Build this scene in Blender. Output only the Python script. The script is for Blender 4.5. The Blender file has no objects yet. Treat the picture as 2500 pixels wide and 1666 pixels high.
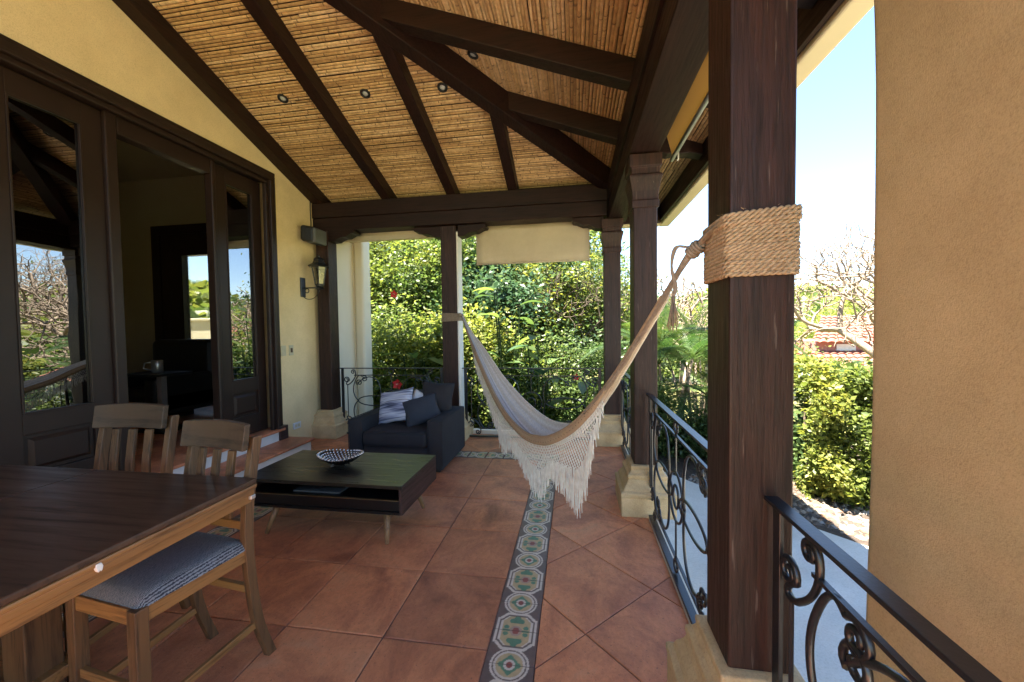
import bpy, bmesh, math, random
import numpy as np
from mathutils import Vector, Matrix

random.seed(7)
R = math.radians
scene = bpy.context.scene
C = scene.collection

# ------------------------------------------------------------------ camera
cam_d = bpy.data.cameras.new("camera")
cam = bpy.data.objects.new("camera", cam_d)
C.objects.link(cam)
cam_d.sensor_width = 36.0
cam_d.lens = 949.14 / 2500 * 36.0
cam_d.clip_start = 0.05
cam_d.clip_end = 2000
right = Vector((0.98747, 0.15717, -0.01404))
up = Vector((0.00872, 0.03448, 0.99937))
fwd = Vector((-0.15756, 0.98697, -0.03268))
m = Matrix((right, up, -fwd)).transposed().to_4x4()
m.translation = Vector((0, 0, 1.6))
cam.matrix_world = m
scene.camera = cam

# ------------------------------------------------------------------ light
SUN_EL, SUN_AZ = 71.0, 246.0            # azimuth clockwise from +Y, the sun stands over the house
world = bpy.data.worlds.new("World")
scene.world = world
world.use_nodes = True
wn = world.node_tree.nodes
wl = world.node_tree.links
wn.clear()
sky = wn.new("ShaderNodeTexSky")
sky.sky_type = 'NISHITA'
sky.sun_disc = False
sky.sun_elevation = R(SUN_EL)
sky.sun_rotation = R(SUN_AZ)
sky.air_density = 1.0
sky.dust_density = 0.2
sky.ozone_density = 3.0
bg = wn.new("ShaderNodeBackground")
bg.inputs[1].default_value = 0.057
wo = wn.new("ShaderNodeOutputWorld")
wl.new(sky.outputs[0], bg.inputs[0])
wl.new(bg.outputs[0], wo.inputs[0])
sd = bpy.data.lights.new("sun", 'SUN')
sd.energy = 4.8
sd.angle = R(0.5)
sd.color = (1.0, 0.92, 0.80)
sun = bpy.data.objects.new("sun", sd)
C.objects.link(sun)
sdir = Vector((math.sin(R(SUN_AZ)) * math.cos(R(SUN_EL)), math.cos(R(SUN_AZ)) * math.cos(R(SUN_EL)), math.sin(R(SUN_EL))))
sun.rotation_euler = (-sdir).to_track_quat('-Z', 'Y').to_euler()
scene.view_settings.view_transform = 'Standard'
scene.view_settings.look = 'None'
scene.view_settings.exposure = 3.42
scene.view_settings.gamma = 1.0
scene.view_settings.use_curve_mapping = False
scene.render.engine = 'CYCLES'
scene.cycles.max_bounces = 10
scene.cycles.diffuse_bounces = 5
scene.cycles.glossy_bounces = 4
scene.cycles.transparent_max_bounces = 12
scene.cycles.use_denoising = True


# ------------------------------------------------------------------ materials
def new_mat(name):
    m = bpy.data.materials.new(name)
    m.use_nodes = True
    nt = m.node_tree
    return m, nt, nt.nodes["Principled BSDF"]


def nd(nt, typ, **kw):
    n = nt.nodes.new(typ)
    for k, v in kw.items():
        setattr(n, k, v)
    return n


def ramp(nt, fac, stops):
    r = nt.nodes.new("ShaderNodeValToRGB")
    el = r.color_ramp.elements
    while len(el) < len(stops):
        el.new(0.5)
    for e, (p, c) in zip(el, stops):
        e.position = p
        e.color = (c[0], c[1], c[2], 1)
    nt.links.new(fac, r.inputs[0])
    return r.outputs[0]


def coords(nt, scale=(1, 1, 1), kind="Object"):
    tc = nt.nodes.new("ShaderNodeTexCoord")
    mp = nt.nodes.new("ShaderNodeMapping")
    mp.inputs["Scale"].default_value = scale
    nt.links.new(tc.outputs[kind], mp.inputs[0])
    return mp.outputs[0]


def noise(nt, vec, scale, detail=4, rough=0.6, dist=0.0):
    n = nt.nodes.new("ShaderNodeTexNoise")
    n.inputs["Scale"].default_value = scale
    n.inputs["Detail"].default_value = detail
    n.inputs["Roughness"].default_value = rough
    n.inputs["Distortion"].default_value = dist
    if vec is not None:
        nt.links.new(vec, n.inputs["Vector"])
    return n.outputs["Fac"]


def bump(nt, b, h, strength=0.3, dist=0.01):
    n = nt.nodes.new("ShaderNodeBump")
    n.inputs["Strength"].default_value = strength
    n.inputs["Distance"].default_value = dist
    nt.links.new(h, n.inputs["Height"])
    nt.links.new(n.outputs[0], b.inputs["Normal"])


def mixc(nt, fac, a, b, mode='MIX'):
    n = nt.nodes.new("ShaderNodeMix")
    n.data_type = 'RGBA'
    n.blend_type = mode
    for s, v in ((0, fac), (6, a), (7, b)):
        if hasattr(v, "is_linked") or hasattr(v, "links"):
            nt.links.new(v, n.inputs[s])
        elif s == 0:
            n.inputs[0].default_value = v
        else:
            n.inputs[s].default_value = (v[0], v[1], v[2], 1)
    return n.outputs[2]


def simple(name, c1, c2=None, scale=8.0, rough=0.6, bstr=0.0, bscale=60.0, metal=0.0, stretch=(1, 1, 1), spec=0.5, bd=0.004, detail=5, speck=0):
    m, nt, b = new_mat(name)
    c2 = c2 or tuple(x * 0.8 for x in c1)
    v = coords(nt, stretch)
    f = noise(nt, v, scale, detail)
    col = ramp(nt, f, [(0.3, c2), (0.7, c1)])
    if speck:
        col = mixc(nt, 1.0, col, ramp(nt, noise(nt, v, speck, 3, 0.8), [(0.3, (0.80, 0.78, 0.75)), (0.5, (1, 1, 1)), (0.75, (1.08, 1.08, 1.08))]), 'MULTIPLY')
        col = mixc(nt, 1.0, col, ramp(nt, noise(nt, v, 1.1, 6, 0.7), [(0.3, (0.84, 0.82, 0.79)), (0.65, (1.04, 1.04, 1.04))]), 'MULTIPLY')
    nt.links.new(col, b.inputs["Base Color"])
    b.inputs["Roughness"].default_value = rough
    b.inputs["Metallic"].default_value = metal
    b.inputs["Specular IOR Level"].default_value = spec
    if bstr:
        bump(nt, b, noise(nt, v, bscale, 4), bstr, bd)
    return m


def wood(name, c1, c2, axis, rough=0.5, fine=90.0, bstr=0.25, spec=0.5, streak=None):
    """grain runs along axis"""
    m, nt, b = new_mat(name)
    sc = [1.0, 1.0, 1.0]
    sc['xyz'.index(axis)] = 0.06
    v = coords(nt, tuple(sc))
    f1 = noise(nt, v, fine * 0.35, 6, 0.65, 0.6)
    f2 = noise(nt, v, fine, 5, 0.7, 0.2)
    col = ramp(nt, f1, [(0.3, c2), (0.68, c1)])
    dark = ramp(nt, f2, [(0.36, (0.45, 0.42, 0.4)), (0.5, (1, 1, 1))])
    col = mixc(nt, 1.0, col, dark, 'MULTIPLY')
    if streak:
        f3 = noise(nt, v, fine * 1.3, 3, 0.5)
        col = mixc(nt, ramp(nt, f3, [(0.66, (0, 0, 0)), (0.72, (0.5, 0.5, 0.5))]), col, streak)
    nt.links.new(col, b.inputs["Base Color"])
    b.inputs["Specular IOR Level"].default_value = spec
    rr = ramp(nt, f2, [(0.3, (rough + .15,) * 3), (0.7, (rough - .05,) * 3)])
    nt.links.new(rr, b.inputs["Roughness"])
    bump(nt, b, f2, bstr, 0.004)
    return m


M = {}
DK1, DK2 = (0.025, 0.008, 0.0045), (0.0095, 0.0035, 0.0025)
M['beam_x'] = wood("dark stained timber x", DK1, DK2, 'x', 0.5, 60, spec=0.3)
M['beam_y'] = wood("dark stained timber y", DK1, DK2, 'y', 0.5, 60, spec=0.3)
M['post'] = wood("dark weathered timber", (0.046, 0.0175, 0.012), (0.015, 0.007, 0.0055), 'z', 0.45, 70, 0.8, spec=0.35, streak=(0.16, 0.12, 0.10))
M['door'] = simple("dark door paint", (0.030, 0.016, 0.0115), (0.022, 0.012, 0.009), 4, 0.42, 0.05, 200, spec=0.35)
M['oak'] = wood("honey brown timber", (0.30, 0.145, 0.045), (0.17, 0.075, 0.025), 'x', 0.38, 45, 0.12)
M['oakz'] = wood("brown timber upright", (0.15, 0.074, 0.03), (0.085, 0.04, 0.017), 'z', 0.4, 45, 0.12)
M['table_top'] = wood("dark walnut table top", (0.07, 0.034, 0.020), (0.05, 0.024, 0.014), 'x', 0.33, 30, 0.04)
M['oaky'] = wood("honey brown timber lengthwise", (0.30, 0.145, 0.045), (0.19, 0.085, 0.028), 'y', 0.38, 45, 0.12)
M['chair_top'] = wood("dull brown chair rail", (0.070, 0.040, 0.022), (0.052, 0.030, 0.017), 'x', 0.42, 30, 0.05)
M['coffee'] = wood("black brown veneer", (0.028, 0.022, 0.016), (0.012, 0.01, 0.008), 'x', 0.27, 40, 0.12)
M['coffee_side'] = wood("plum brown veneer", (0.055, 0.026, 0.024), (0.03, 0.016, 0.015), 'y', 0.4, 50, 0.1)
M['inside'] = simple("black lacquer and doorway shade", (0.006, 0.006, 0.007), rough=0.3)
M['brass'] = simple("dull brass", (0.35, 0.26, 0.14), rough=0.35, metal=0.9)
M['leg'] = wood("tan tapered leg", (0.32, 0.18, 0.085), (0.2, 0.11, 0.05), 'z', 0.4, 60, 0.1)
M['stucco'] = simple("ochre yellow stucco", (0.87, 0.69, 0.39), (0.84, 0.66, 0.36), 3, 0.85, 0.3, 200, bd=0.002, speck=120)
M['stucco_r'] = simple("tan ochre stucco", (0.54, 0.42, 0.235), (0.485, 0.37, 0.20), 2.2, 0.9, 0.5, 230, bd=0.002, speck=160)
M['cream'] = simple("cream stucco", (0.80, 0.72, 0.56), (0.76, 0.68, 0.52), 3, 0.85, 0.2, 220, bd=0.002)
M['white'] = simple("white plaster", (0.78, 0.77, 0.74), (0.72, 0.71, 0.68), 5, 0.7, 0.15, 150, bd=0.002)
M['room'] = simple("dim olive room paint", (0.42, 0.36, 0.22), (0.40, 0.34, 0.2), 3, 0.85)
M['stone'] = simple("carved sand stone", (0.62, 0.46, 0.25), (0.46, 0.325, 0.165), 7, 0.75, 0.6, 60, bd=0.005, speck=90)
M['iron'] = simple("black wrought iron", (0.012, 0.014, 0.018), (0.008, 0.009, 0.012), 20, 0.34, 0.3, 90, spec=0.7, bd=0.002)
M['black'] = simple("black plastic", (0.012, 0.013, 0.014), rough=0.45)
M['grey'] = simple("grey speaker grille", (0.11, 0.115, 0.115), (0.085, 0.09, 0.09), 300, 0.5)
M['ivory'] = simple("ivory plastic", (0.62, 0.55, 0.36), rough=0.4)
M['whiteplastic'] = simple("white plastic", (0.72, 0.72, 0.72), rough=0.4)
M['steel'] = simple("brushed aluminium", (0.55, 0.57, 0.6), rough=0.3, metal=0.7)
M['chrome'] = simple("polished silver", (0.75, 0.72, 0.70), rough=0.12, metal=1.0)
M['pewter'] = simple("dark pewter", (0.16, 0.15, 0.15), rough=0.2, metal=1.0)
M['sofa'] = simple("charcoal blue upholstery", (0.034, 0.033, 0.037), (0.027, 0.026, 0.03), 6, 0.88, 0.3, 500, spec=0.25, bd=0.001)
M['navy'] = simple("slate blue cushion cloth", (0.040, 0.046, 0.062), (0.032, 0.037, 0.05), 6, 0.85, 0.3, 500, spec=0.3, bd=0.001)
M['whitecloth'] = simple("white cushion cloth", (0.7, 0.7, 0.72), rough=0.85)
M['blind'] = simple("beige blind cloth", (0.62, 0.53, 0.38), (0.57, 0.49, 0.35), 3, 0.9, 0.2, 400, bd=0.001, speck=250)
M['rope'] = simple("tan jute rope", (0.50, 0.38, 0.245), (0.28, 0.195, 0.115), 60, 0.9, 0.6, 350, bd=0.002)
M['fringe'] = simple("off white cotton yarn", (0.74, 0.71, 0.63), (0.58, 0.54, 0.46), 30, 0.95)
M['cord'] = simple("grey brown hammock cord", (0.30, 0.24, 0.18), (0.19, 0.15, 0.11), 60, 0.9, 0.5, 300, bd=0.002)
M['patio'] = simple("pale concrete", (0.62, 0.59, 0.53), (0.47, 0.45, 0.40), 1.3, 0.8, 0.3, 60, bd=0.002, speck=60)
M['gutter'] = simple("cream eave board", (0.66, 0.55, 0.34), (0.62, 0.52, 0.32), 3, 0.6)
M['grout'] = simple("grey brown grout", (0.16, 0.10, 0.08), (0.11, 0.07, 0.06), 20, 0.9, 0.4, 200)
M['bark'] = simple("grey tan bark", (0.30, 0.235, 0.17), (0.16, 0.12, 0.085), 20, 0.9, 0.6, 60)
M['barkd'] = simple("brown bark", (0.11, 0.08, 0.05), (0.06, 0.045, 0.03), 20, 0.9, 0.6, 60)
M['roof_red'] = simple("clay roof tile", (0.25, 0.095, 0.06), (0.16, 0.06, 0.04), 6, 0.85, 0.3, 40)
M['pink'] = simple("salmon pink wall", (0.42, 0.17, 0.14), rough=0.8)
M['red'] = simple("red petal", (0.75, 0.03, 0.03), (0.6, 0.02, 0.03), 20, 0.6)
M['grille'] = simple("frosted lamp lens", (0.6, 0.62, 0.6), rough=0.25)


# terracotta tile
def terracotta():
    m, nt, b = new_mat("terracotta tile")
    tc = nt.nodes.new("ShaderNodeTexCoord")
    geo = nt.nodes.new("ShaderNodeNewGeometry")
    oi = nt.nodes.new("ShaderNodeObjectInfo")
    vm = nd(nt, "ShaderNodeVectorMath", operation='ADD')
    nt.links.new(geo.outputs["Position"], vm.inputs[0])
    sc = nd(nt, "ShaderNodeVectorMath", operation='SCALE')
    nt.links.new(oi.outputs["Location"], sc.inputs[0])
    sc.inputs["Scale"].default_value = 3.7
    nt.links.new(sc.outputs[0], vm.inputs[1])
    v = vm.outputs[0]
    f1 = noise(nt, v, 2.6, 6, 0.62, 0.8)
    col = ramp(nt, f1, [(0.26, (0.26, 0.088, 0.048)), (0.44, (0.48, 0.175, 0.085)), (0.58, (0.64, 0.25, 0.115)), (0.76, (0.57, 0.28, 0.15))])
    tint = ramp(nt, oi.outputs["Random"], [(0.0, (0.80, 0.78, 0.80)), (0.5, (1.0, 0.98, 0.95)), (1.0, (1.08, 1.03, 0.96))])
    col = mixc(nt, 1.0, col, tint, 'MULTIPLY')
    mp = nt.nodes.new("ShaderNodeMapping")
    mp.inputs["Scale"].default_value = (1, 0.6, 1)
    nt.links.new(v, mp.inputs[0])
    f3 = noise(nt, mp.outputs[0], 34, 8, 0.78, 0.5)
    col = mixc(nt, 1.0, col, ramp(nt, f3, [(0.3, (0.82, 0.8, 0.8)), (0.6, (1.06, 1.05, 1.03))]), 'MULTIPLY')
    f2 = noise(nt, v, 70, 5, 0.75)
    col = mixc(nt, ramp(nt, f2, [(0.33, (0.8, 0.8, 0.8)), (0.40, (0, 0, 0))]), col, (0.07, 0.045, 0.035))
    nt.links.new(col, b.inputs["Base Color"])
    rr = ramp(nt, f3, [(0.3, (0.52,) * 3), (0.7, (0.36,) * 3)])
    nt.links.new(rr, b.inputs["Roughness"])
    ad = nd(nt, "ShaderNodeMath", operation='ADD')
    nt.links.new(f3, ad.inputs[0])
    nt.links.new(f2, ad.inputs[1])
    bump(nt, b, ad.outputs[0], 0.5, 0.005)
    return m


M['terra'] = terracotta()


def attr_mat(name, rough=0.6, mult=None, bscale=0, bstr=0.2):
    m, nt, b = new_mat(name)
    a = nd(nt, "ShaderNodeAttribute", attribute_name="col")
    c = a.outputs["Color"]
    if mult:
        f = noise(nt, coords(nt), mult[0], 4)
        c = mixc(nt, 1.0, c, ramp(nt, f, [(0.3, (mult[1],) * 3), (0.7, (mult[2],) * 3)]), 'MULTIPLY')
    nt.links.new(c, b.inputs["Base Color"])
    b.inputs["Roughness"].default_value = rough
    if bscale:
        bump(nt, b, noise(nt, coords(nt), bscale, 4), bstr, 0.002)
    return m


M['print'] = attr_mat("printed encaustic tile", 0.42, (30, 0.82, 1.05), 150, 0.15)


def cane_mat():
    m, nt, b = new_mat("split cane")
    a = nd(nt, "ShaderNodeAttribute", attribute_name="col")
    sx = nt.nodes.new("ShaderNodeSeparateColor")
    nt.links.new(a.outputs["Color"], sx.inputs[0])
    oi = nt.nodes.new("ShaderNodeObjectInfo")
    ad = nd(nt, "ShaderNodeMath", operation='ADD')
    nt.links.new(sx.outputs[0], ad.inputs[0])
    nt.links.new(oi.outputs["Random"], ad.inputs[1])
    fr = nd(nt, "ShaderNodeMath", operation='FRACT')
    nt.links.new(ad.outputs[0], fr.inputs[0])
    col = ramp(nt, fr.outputs[0], [(0.0, (0.42, 0.26, 0.12)), (0.3, (0.60, 0.39, 0.185)), (0.62, (0.70, 0.48, 0.24)), (0.85, (0.78, 0.57, 0.33)), (1.0, (0.52, 0.33, 0.15))])
    f = noise(nt, coords(nt), 22, 4, 0.7)
    col = mixc(nt, 1.0, col, ramp(nt, f, [(0.3, (0.62, 0.55, 0.5)), (0.62, (1.08, 1.05, 1.0))]), 'MULTIPLY')
    col = mixc(nt, sx.outputs[1], col, (0.10, 0.05, 0.025))
    nt.links.new(col, b.inputs["Base Color"])
    b.inputs["Roughness"].default_value = 0.45
    return m


M['cane'] = cane_mat()


def leaf_mat(name, c1, c2, c3, trans=0.45, rough=0.45):
    m, nt, b = new_mat(name)
    a = nd(nt, "ShaderNodeAttribute", attribute_name="col")
    sx = nt.nodes.new("ShaderNodeSeparateColor")
    nt.links.new(a.outputs["Color"], sx.inputs[0])
    col = ramp(nt, sx.outputs[0], [(0.0, c2), (0.55, c1), (1.0, c3)])
    nt.links.new(col, b.inputs["Base Color"])
    b.inputs["Roughness"].default_value = rough
    b.inputs["Specular IOR Level"].default_value = 0.3
    tr = nt.nodes.new("ShaderNodeBsdfTranslucent")
    hs = nt.nodes.new("ShaderNodeHueSaturation")
    hs.inputs["Saturation"].default_value = 1.1
    hs.inputs["Value"].default_value = 1.5
    nt.links.new(col, hs.inputs["Color"])
    nt.links.new(hs.outputs[0], tr.inputs[0])
    mx = nt.nodes.new("ShaderNodeMixShader")
    mx.inputs[0].default_value = trans
    nt.links.new(b.outputs[0], mx.inputs[1])
    nt.links.new(tr.outputs[0], mx.inputs[2])
    nt.links.new(mx.outputs[0], nt.nodes["Material Output"].inputs[0])
    return m


M['leaf_mid'] = leaf_mat("mid green leaf", (0.088, 0.13, 0.034), (0.034, 0.06, 0.02), (0.19, 0.21, 0.05))
M['leaf_yel'] = leaf_mat("yellow green leaf", (0.145, 0.175, 0.038), (0.06, 0.092, 0.022), (0.28, 0.26, 0.055))
M['leaf_dark'] = leaf_mat("dark green leaf", (0.05, 0.085, 0.028), (0.024, 0.045, 0.017), (0.10, 0.135, 0.04), 0.3, 0.35)
M['leaf_blue'] = leaf_mat("blue green leaf", (0.05, 0.095, 0.045), (0.03, 0.062, 0.034), (0.09, 0.135, 0.05), 0.3, 0.35)
M['leaf_palm'] = leaf_mat("palm frond green", (0.042, 0.082, 0.02), (0.018, 0.045, 0.012), (0.09, 0.12, 0.026), 0.35, 0.42)
M['leaf_bleach'] = leaf_mat("dry tan leaf", (0.30, 0.24, 0.15), (0.2, 0.14, 0.08), (0.42, 0.36, 0.26), 0.3, 0.6)

# lawn / ground
mm, nt, b = new_mat("garden ground")
v = coords(nt)
col = ramp(nt, noise(nt, v, 0.5, 6), [(0.35, (0.12, 0.115, 0.045)), (0.65, (0.21, 0.20, 0.06))])
col = mixc(nt, 1.0, col, ramp(nt, noise(nt, v, 12, 5), [(0.3, (0.5, 0.5, 0.5)), (0.7, (1.3, 1.3, 1.2))]), 'MULTIPLY')
nt.links.new(col, b.inputs["Base Color"])
b.inputs["Roughness"].default_value = 0.95
bump(nt, b, noise(nt, v, 25, 5), 0.8, 0.05)
M['ground'] = mm
M['soil'] = simple("dark mulch soil", (0.07, 0.05, 0.035), (0.03, 0.02, 0.015), 14, 0.95, 0.9, 40, bd=0.03)
M['hill'] = simple("wooded hillside", (0.07, 0.10, 0.025), (0.035, 0.055, 0.015), 0.35, 0.95, 0.8, 2, bd=0.4)


def glass_mat(name, tint=(0.75, 0.78, 0.75), base=0.14, edge=0.9):
    m = bpy.data.materials.new(name)
    m.use_nodes = True
    nt = m.node_tree
    nt.nodes.remove(nt.nodes["Principled BSDF"])
    t = nt.nodes.new("ShaderNodeBsdfTransparent")
    t.inputs[0].default_value = (*tint, 1)
    g = nt.nodes.new("ShaderNodeBsdfGlossy")
    g.inputs["Roughness"].default_value = 0.0
    g.inputs["Color"].default_value = (0.95, 0.97, 1, 1)
    n = noise(nt, coords(nt), 1.6, 2)
    bp = nt.nodes.new("ShaderNodeBump")
    bp.inputs["Strength"].default_value = 0.05
    bp.inputs["Distance"].default_value = 0.02
    nt.links.new(n, bp.inputs["Height"])
    nt.links.new(bp.outputs[0], g.inputs["Normal"])
    lw = nt.nodes.new("ShaderNodeLayerWeight")
    lw.inputs[0].default_value = 0.5
    mr = nt.nodes.new("ShaderNodeMapRange")
    mr.inputs["To Min"].default_value = base
    mr.inputs["To Max"].default_value = edge
    nt.links.new(lw.outputs["Fresnel"], mr.inputs[0])
    mx = nt.nodes.new("ShaderNodeMixShader")
    nt.links.new(mr.outputs[0], mx.inputs[0])
    nt.links.new(t.outputs[0], mx.inputs[1])
    nt.links.new(g.outputs[0], mx.inputs[2])
    nt.links.new(mx.outputs[0], nt.nodes["Material Output"].inputs[0])
    return m


M['glass'] = glass_mat("coated door glass", (0.16, 0.17, 0.16), 0.16, 0.85)
M['clear'] = glass_mat("lantern glass", (0.85, 0.85, 0.8), 0.06, 0.6)


def seat_mat():
    m, nt, b = new_mat("blue grey woven seat cloth")
    v = coords(nt)
    w = nt.nodes.new("ShaderNodeTexWave")
    w.inputs["Scale"].default_value = 48
    w.inputs["Distortion"].default_value = 3.5
    w.inputs["Detail"].default_value = 2
    w.inputs["Detail Scale"].default_value = 3
    nt.links.new(v, w.inputs[0])
    col = ramp(nt, w.outputs["Fac"], [(0.3, (0.03, 0.034, 0.05)), (0.62, (0.24, 0.245, 0.27))])
    nt.links.new(col, b.inputs["Base Color"])
    b.inputs["Roughness"].default_value = 0.9
    bump(nt, b, w.outputs["Fac"], 0.4, 0.003)
    return m


M['seat'] = seat_mat()


def stripe_mat(name, stops, scale, axis=1, rough=0.9, nz=0.35):
    m, nt, b = new_mat(name)
    s = [0.05, 0.05, 0.05]
    s[axis] = 1
    v = coords(nt, tuple(s), "Generated")
    f = noise(nt, v, scale, 3, 0.55)
    col = ramp(nt, f, stops)
    nt.links.new(col, b.inputs["Base Color"])
    b.inputs["Roughness"].default_value = rough
    bump(nt, b, noise(nt, coords(nt), 400, 2), 0.2, 0.001)
    return m


M['stripe'] = stripe_mat("blue white striped cloth", [(0.36, (0.05, 0.06, 0.11)), (0.44, (0.22, 0.24, 0.36)), (0.5, (0.42, 0.45, 0.58)), (0.58, (0.60, 0.62, 0.70)), (0.66, (0.22, 0.22, 0.28))], 14, 2)


# ------------------------------------------------------------------ mesh builder
class MB:
    def __init__(self):
        self.v = []
        self.f = []
        self.c = []      # per-vertex colour, optional

    def add(self, vs, fs, col=None):
        o = len(self.v)
        self.v.extend([tuple(p) for p in vs])
        self.f.extend([tuple(i + o for i in f) for f in fs])
        if col is not None:
            while len(self.c) < o:
                self.c.append((0.5, 0, 0, 1))
            self.c.extend(col if isinstance(col, list) else [col] * len(vs))
        return self

    def box(self, x0, x1, y0, y1, z0, z1):
        vs = [(x, y, z) for z in (z0, z1) for y in (y0, y1) for x in (x0, x1)]
        return self.add(vs, [(0, 2, 3, 1), (4, 5, 7, 6), (0, 1, 5, 4), (2, 6, 7, 3), (0, 4, 6, 2), (1, 3, 7, 5)])

    def bar(self, a, b, w, h, upv=(0, 0, 1), drop=0.0):
        """square bar from a to b; w across, h along the up vector; centre line on a-b shifted by drop"""
        a, b = Vector(a), Vector(b)
        d = (b - a).normalized()
        s = d.cross(Vector(upv)).normalized()
        u = s.cross(d).normalized()
        vs = []
        for p in (a, b):
            for i, j in ((-1, -1), (1, -1), (1, 1), (-1, 1)):
                vs.append(p + s * (i * w / 2) + u * (j * h / 2 + drop))
        return self.add(vs, [(0, 1, 2, 3), (7, 6, 5, 4), (0, 4, 5, 1), (1, 5, 6, 2), (2, 6, 7, 3), (3, 7, 4, 0)])

    def tube(self, pts, r, n=6, closed=False, cap=True, col=None):
        pts = [Vector(p) for p in pts]
        N = len(pts)
        rs = r if isinstance(r, (list, tuple)) else [r] * N
        vs, fs = [], []
        prev = None
        for i, p in enumerate(pts):
            if closed:
                t = pts[(i + 1) % N] - pts[i - 1]
            else:
                t = pts[min(i + 1, N - 1)] - pts[max(i - 1, 0)]
            if t.length < 1e-9:
                t = Vector((0, 0, 1))
            t.normalize()
            if prev is None:
                s = t.orthogonal().normalized()
            else:
                s = prev - t * prev.dot(t)
                s = s.normalized() if s.length > 1e-6 else t.orthogonal().normalized()
            prev = s
            q = t.cross(s)
            for k in range(n):
                a = 2 * math.pi * k / n + math.pi / n
                vs.append(p + (s * math.cos(a) + q * math.sin(a)) * rs[i])
        for i in range(N if closed else N - 1):
            j = (i + 1) % N
            for k in range(n):
                l = (k + 1) % n
                fs.append((i * n + k, i * n + l, j * n + l, j * n + k))
        if cap and not closed:
            fs.append(tuple(range(n - 1, -1, -1)))
            fs.append(tuple((N - 1) * n + k for k in range(n)))
        return self.add(vs, fs, col)

    def prism(self, poly, plane, lo, hi):
        """poly of 2d points in plane 'xz','yz' or 'xy', extruded on the third axis"""
        n = len(poly)
        vs = []
        for t in (lo, hi):
            for a, b in poly:
                vs.append({'xz': (a, t, b), 'yz': (t, a, b), 'xy': (a, b, t)}[plane])
        fs = [tuple(range(n)), tuple(range(2 * n - 1, n - 1, -1))]
        for i in range(n):
            j = (i + 1) % n
            fs.append((i, i + n, j + n, j))
        return self.add(vs, fs)

    def loft_sq(self, prof, cx, cy, hx, hy):
        """square moulded base: prof = [(offset, z)] offset added to the half sizes"""
        vs, fs = [], []
        for o, z in prof:
            for i, j in ((-1, -1), (1, -1), (1, 1), (-1, 1)):
                vs.append((cx + i * (hx + o), cy + j * (hy + o), z))
        for k in range(len(prof) - 1):
            for i in range(4):
                j = (i + 1) % 4
                fs.append((4 * k + i, 4 * k + j, 4 * k + 4 + j, 4 * k + 4 + i))
        fs.append((3, 2, 1, 0))
        t = 4 * (len(prof) - 1)
        fs.append((t, t + 1, t + 2, t + 3))
        return self.add(vs, fs)

    def lathe(self, prof, cx, cy, n=24, cap=True):
        vs, fs = [], []
        for r, z in prof:
            for k in range(n):
                a = 2 * math.pi * k / n
                vs.append((cx + r * math.cos(a), cy + r * math.sin(a), z))
        for i in range(len(prof) - 1):
            for k in range(n):
                l = (k + 1) % n
                fs.append((i * n + k, i * n + l, (i + 1) * n + l, (i + 1) * n + k))
        if cap:
            fs.append(tuple(range(n - 1, -1, -1)))
            fs.append(tuple((len(prof) - 1) * n + k for k in range(n)))
        return self.add(vs, fs)

    def sphere(self, c, r, n=8, mseg=5, sc=(1, 1, 1)):
        vs, fs = [], []
        for i in range(mseg + 1):
            t = math.pi * i / mseg
            for k in range(n):
                a = 2 * math.pi * k / n
                vs.append((c[0] + r * sc[0] * math.sin(t) * math.cos(a), c[1] + r * sc[1] * math.sin(t) * math.sin(a), c[2] + r * sc[2] * math.cos(t)))
        for i in range(mseg):
            for k in range(n):
                l = (k + 1) % n
                fs.append((i * n + k, (i + 1) * n + k, (i + 1) * n + l, i * n + l))
        return self.add(vs, fs)

    def xf(self, fn):
        self.v = [tuple(fn(p)) for p in self.v]
        return self

    def build(self, name, mat, parent=None, smooth=False, bevel=0.0, seg=2, fix=True, subsurf=0):
        me = bpy.data.meshes.new(name)
        o0 = Vector((0, 0, 0))
        p = parent
        while p is not None:
            o0 = o0 + p.location
            p = p.parent
        vs = [(a[0] - o0.x, a[1] - o0.y, a[2] - o0.z) for a in self.v]
        me.from_pydata(vs, [], self.f)
        if fix:
            bm = bmesh.new()
            bm.from_mesh(me)
            bmesh.ops.recalc_face_normals(bm, faces=bm.faces)
            bm.to_mesh(me)
            bm.free()
        if self.c:
            while len(self.c) < len(self.v):
                self.c.append((0.5, 0, 0, 1))
            at = me.color_attributes.new("col", 'FLOAT_COLOR', 'POINT')
            at.data.foreach_set("color", np.array(self.c, dtype=np.float32).ravel())
        me.materials.append(mat)
        if smooth:
            me.polygons.foreach_set("use_smooth", [True] * len(me.polygons))
        ob = bpy.data.objects.new(name, me)
        C.objects.link(ob)
        if parent is not None:
            ob.parent = parent
        if bevel:
            md = ob.modifiers.new("bevel", 'BEVEL')
            md.width = bevel
            md.segments = seg
            md.limit_method = 'ANGLE'
            md.angle_limit = R(40)
            if smooth:
                md.harden_normals = False
        if subsurf:
            md = ob.modifiers.new("sub", 'SUBSURF')
            md.levels = subsurf
            md.render_levels = subsurf
        return ob


def tag(o, label=None, cat=None, group=None, kind=None):
    if label: o['label'] = label
    if cat: o['category'] = cat
    if group: o['group'] = group
    if kind: o['kind'] = kind
    return o


def thing(name, loc, label, cat, group=None):
    o = bpy.data.objects.new(name, None)
    o.empty_display_size = 0.1
    C.objects.link(o)
    o.location = loc
    return tag(o, label, cat, group)


def struct(name, parent=None, loc=(0, 0, 0)):
    o = bpy.data.objects.new(name, None)
    C.objects.link(o)
    o.location = loc
    o['kind'] = 'structure'
    return o


def copy_tree(o, parent=None):
    c = o.copy()
    C.objects.link(c)
    c.parent = parent
    for ch in list(o.children):
        copy_tree(ch, c)
    return c


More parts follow.
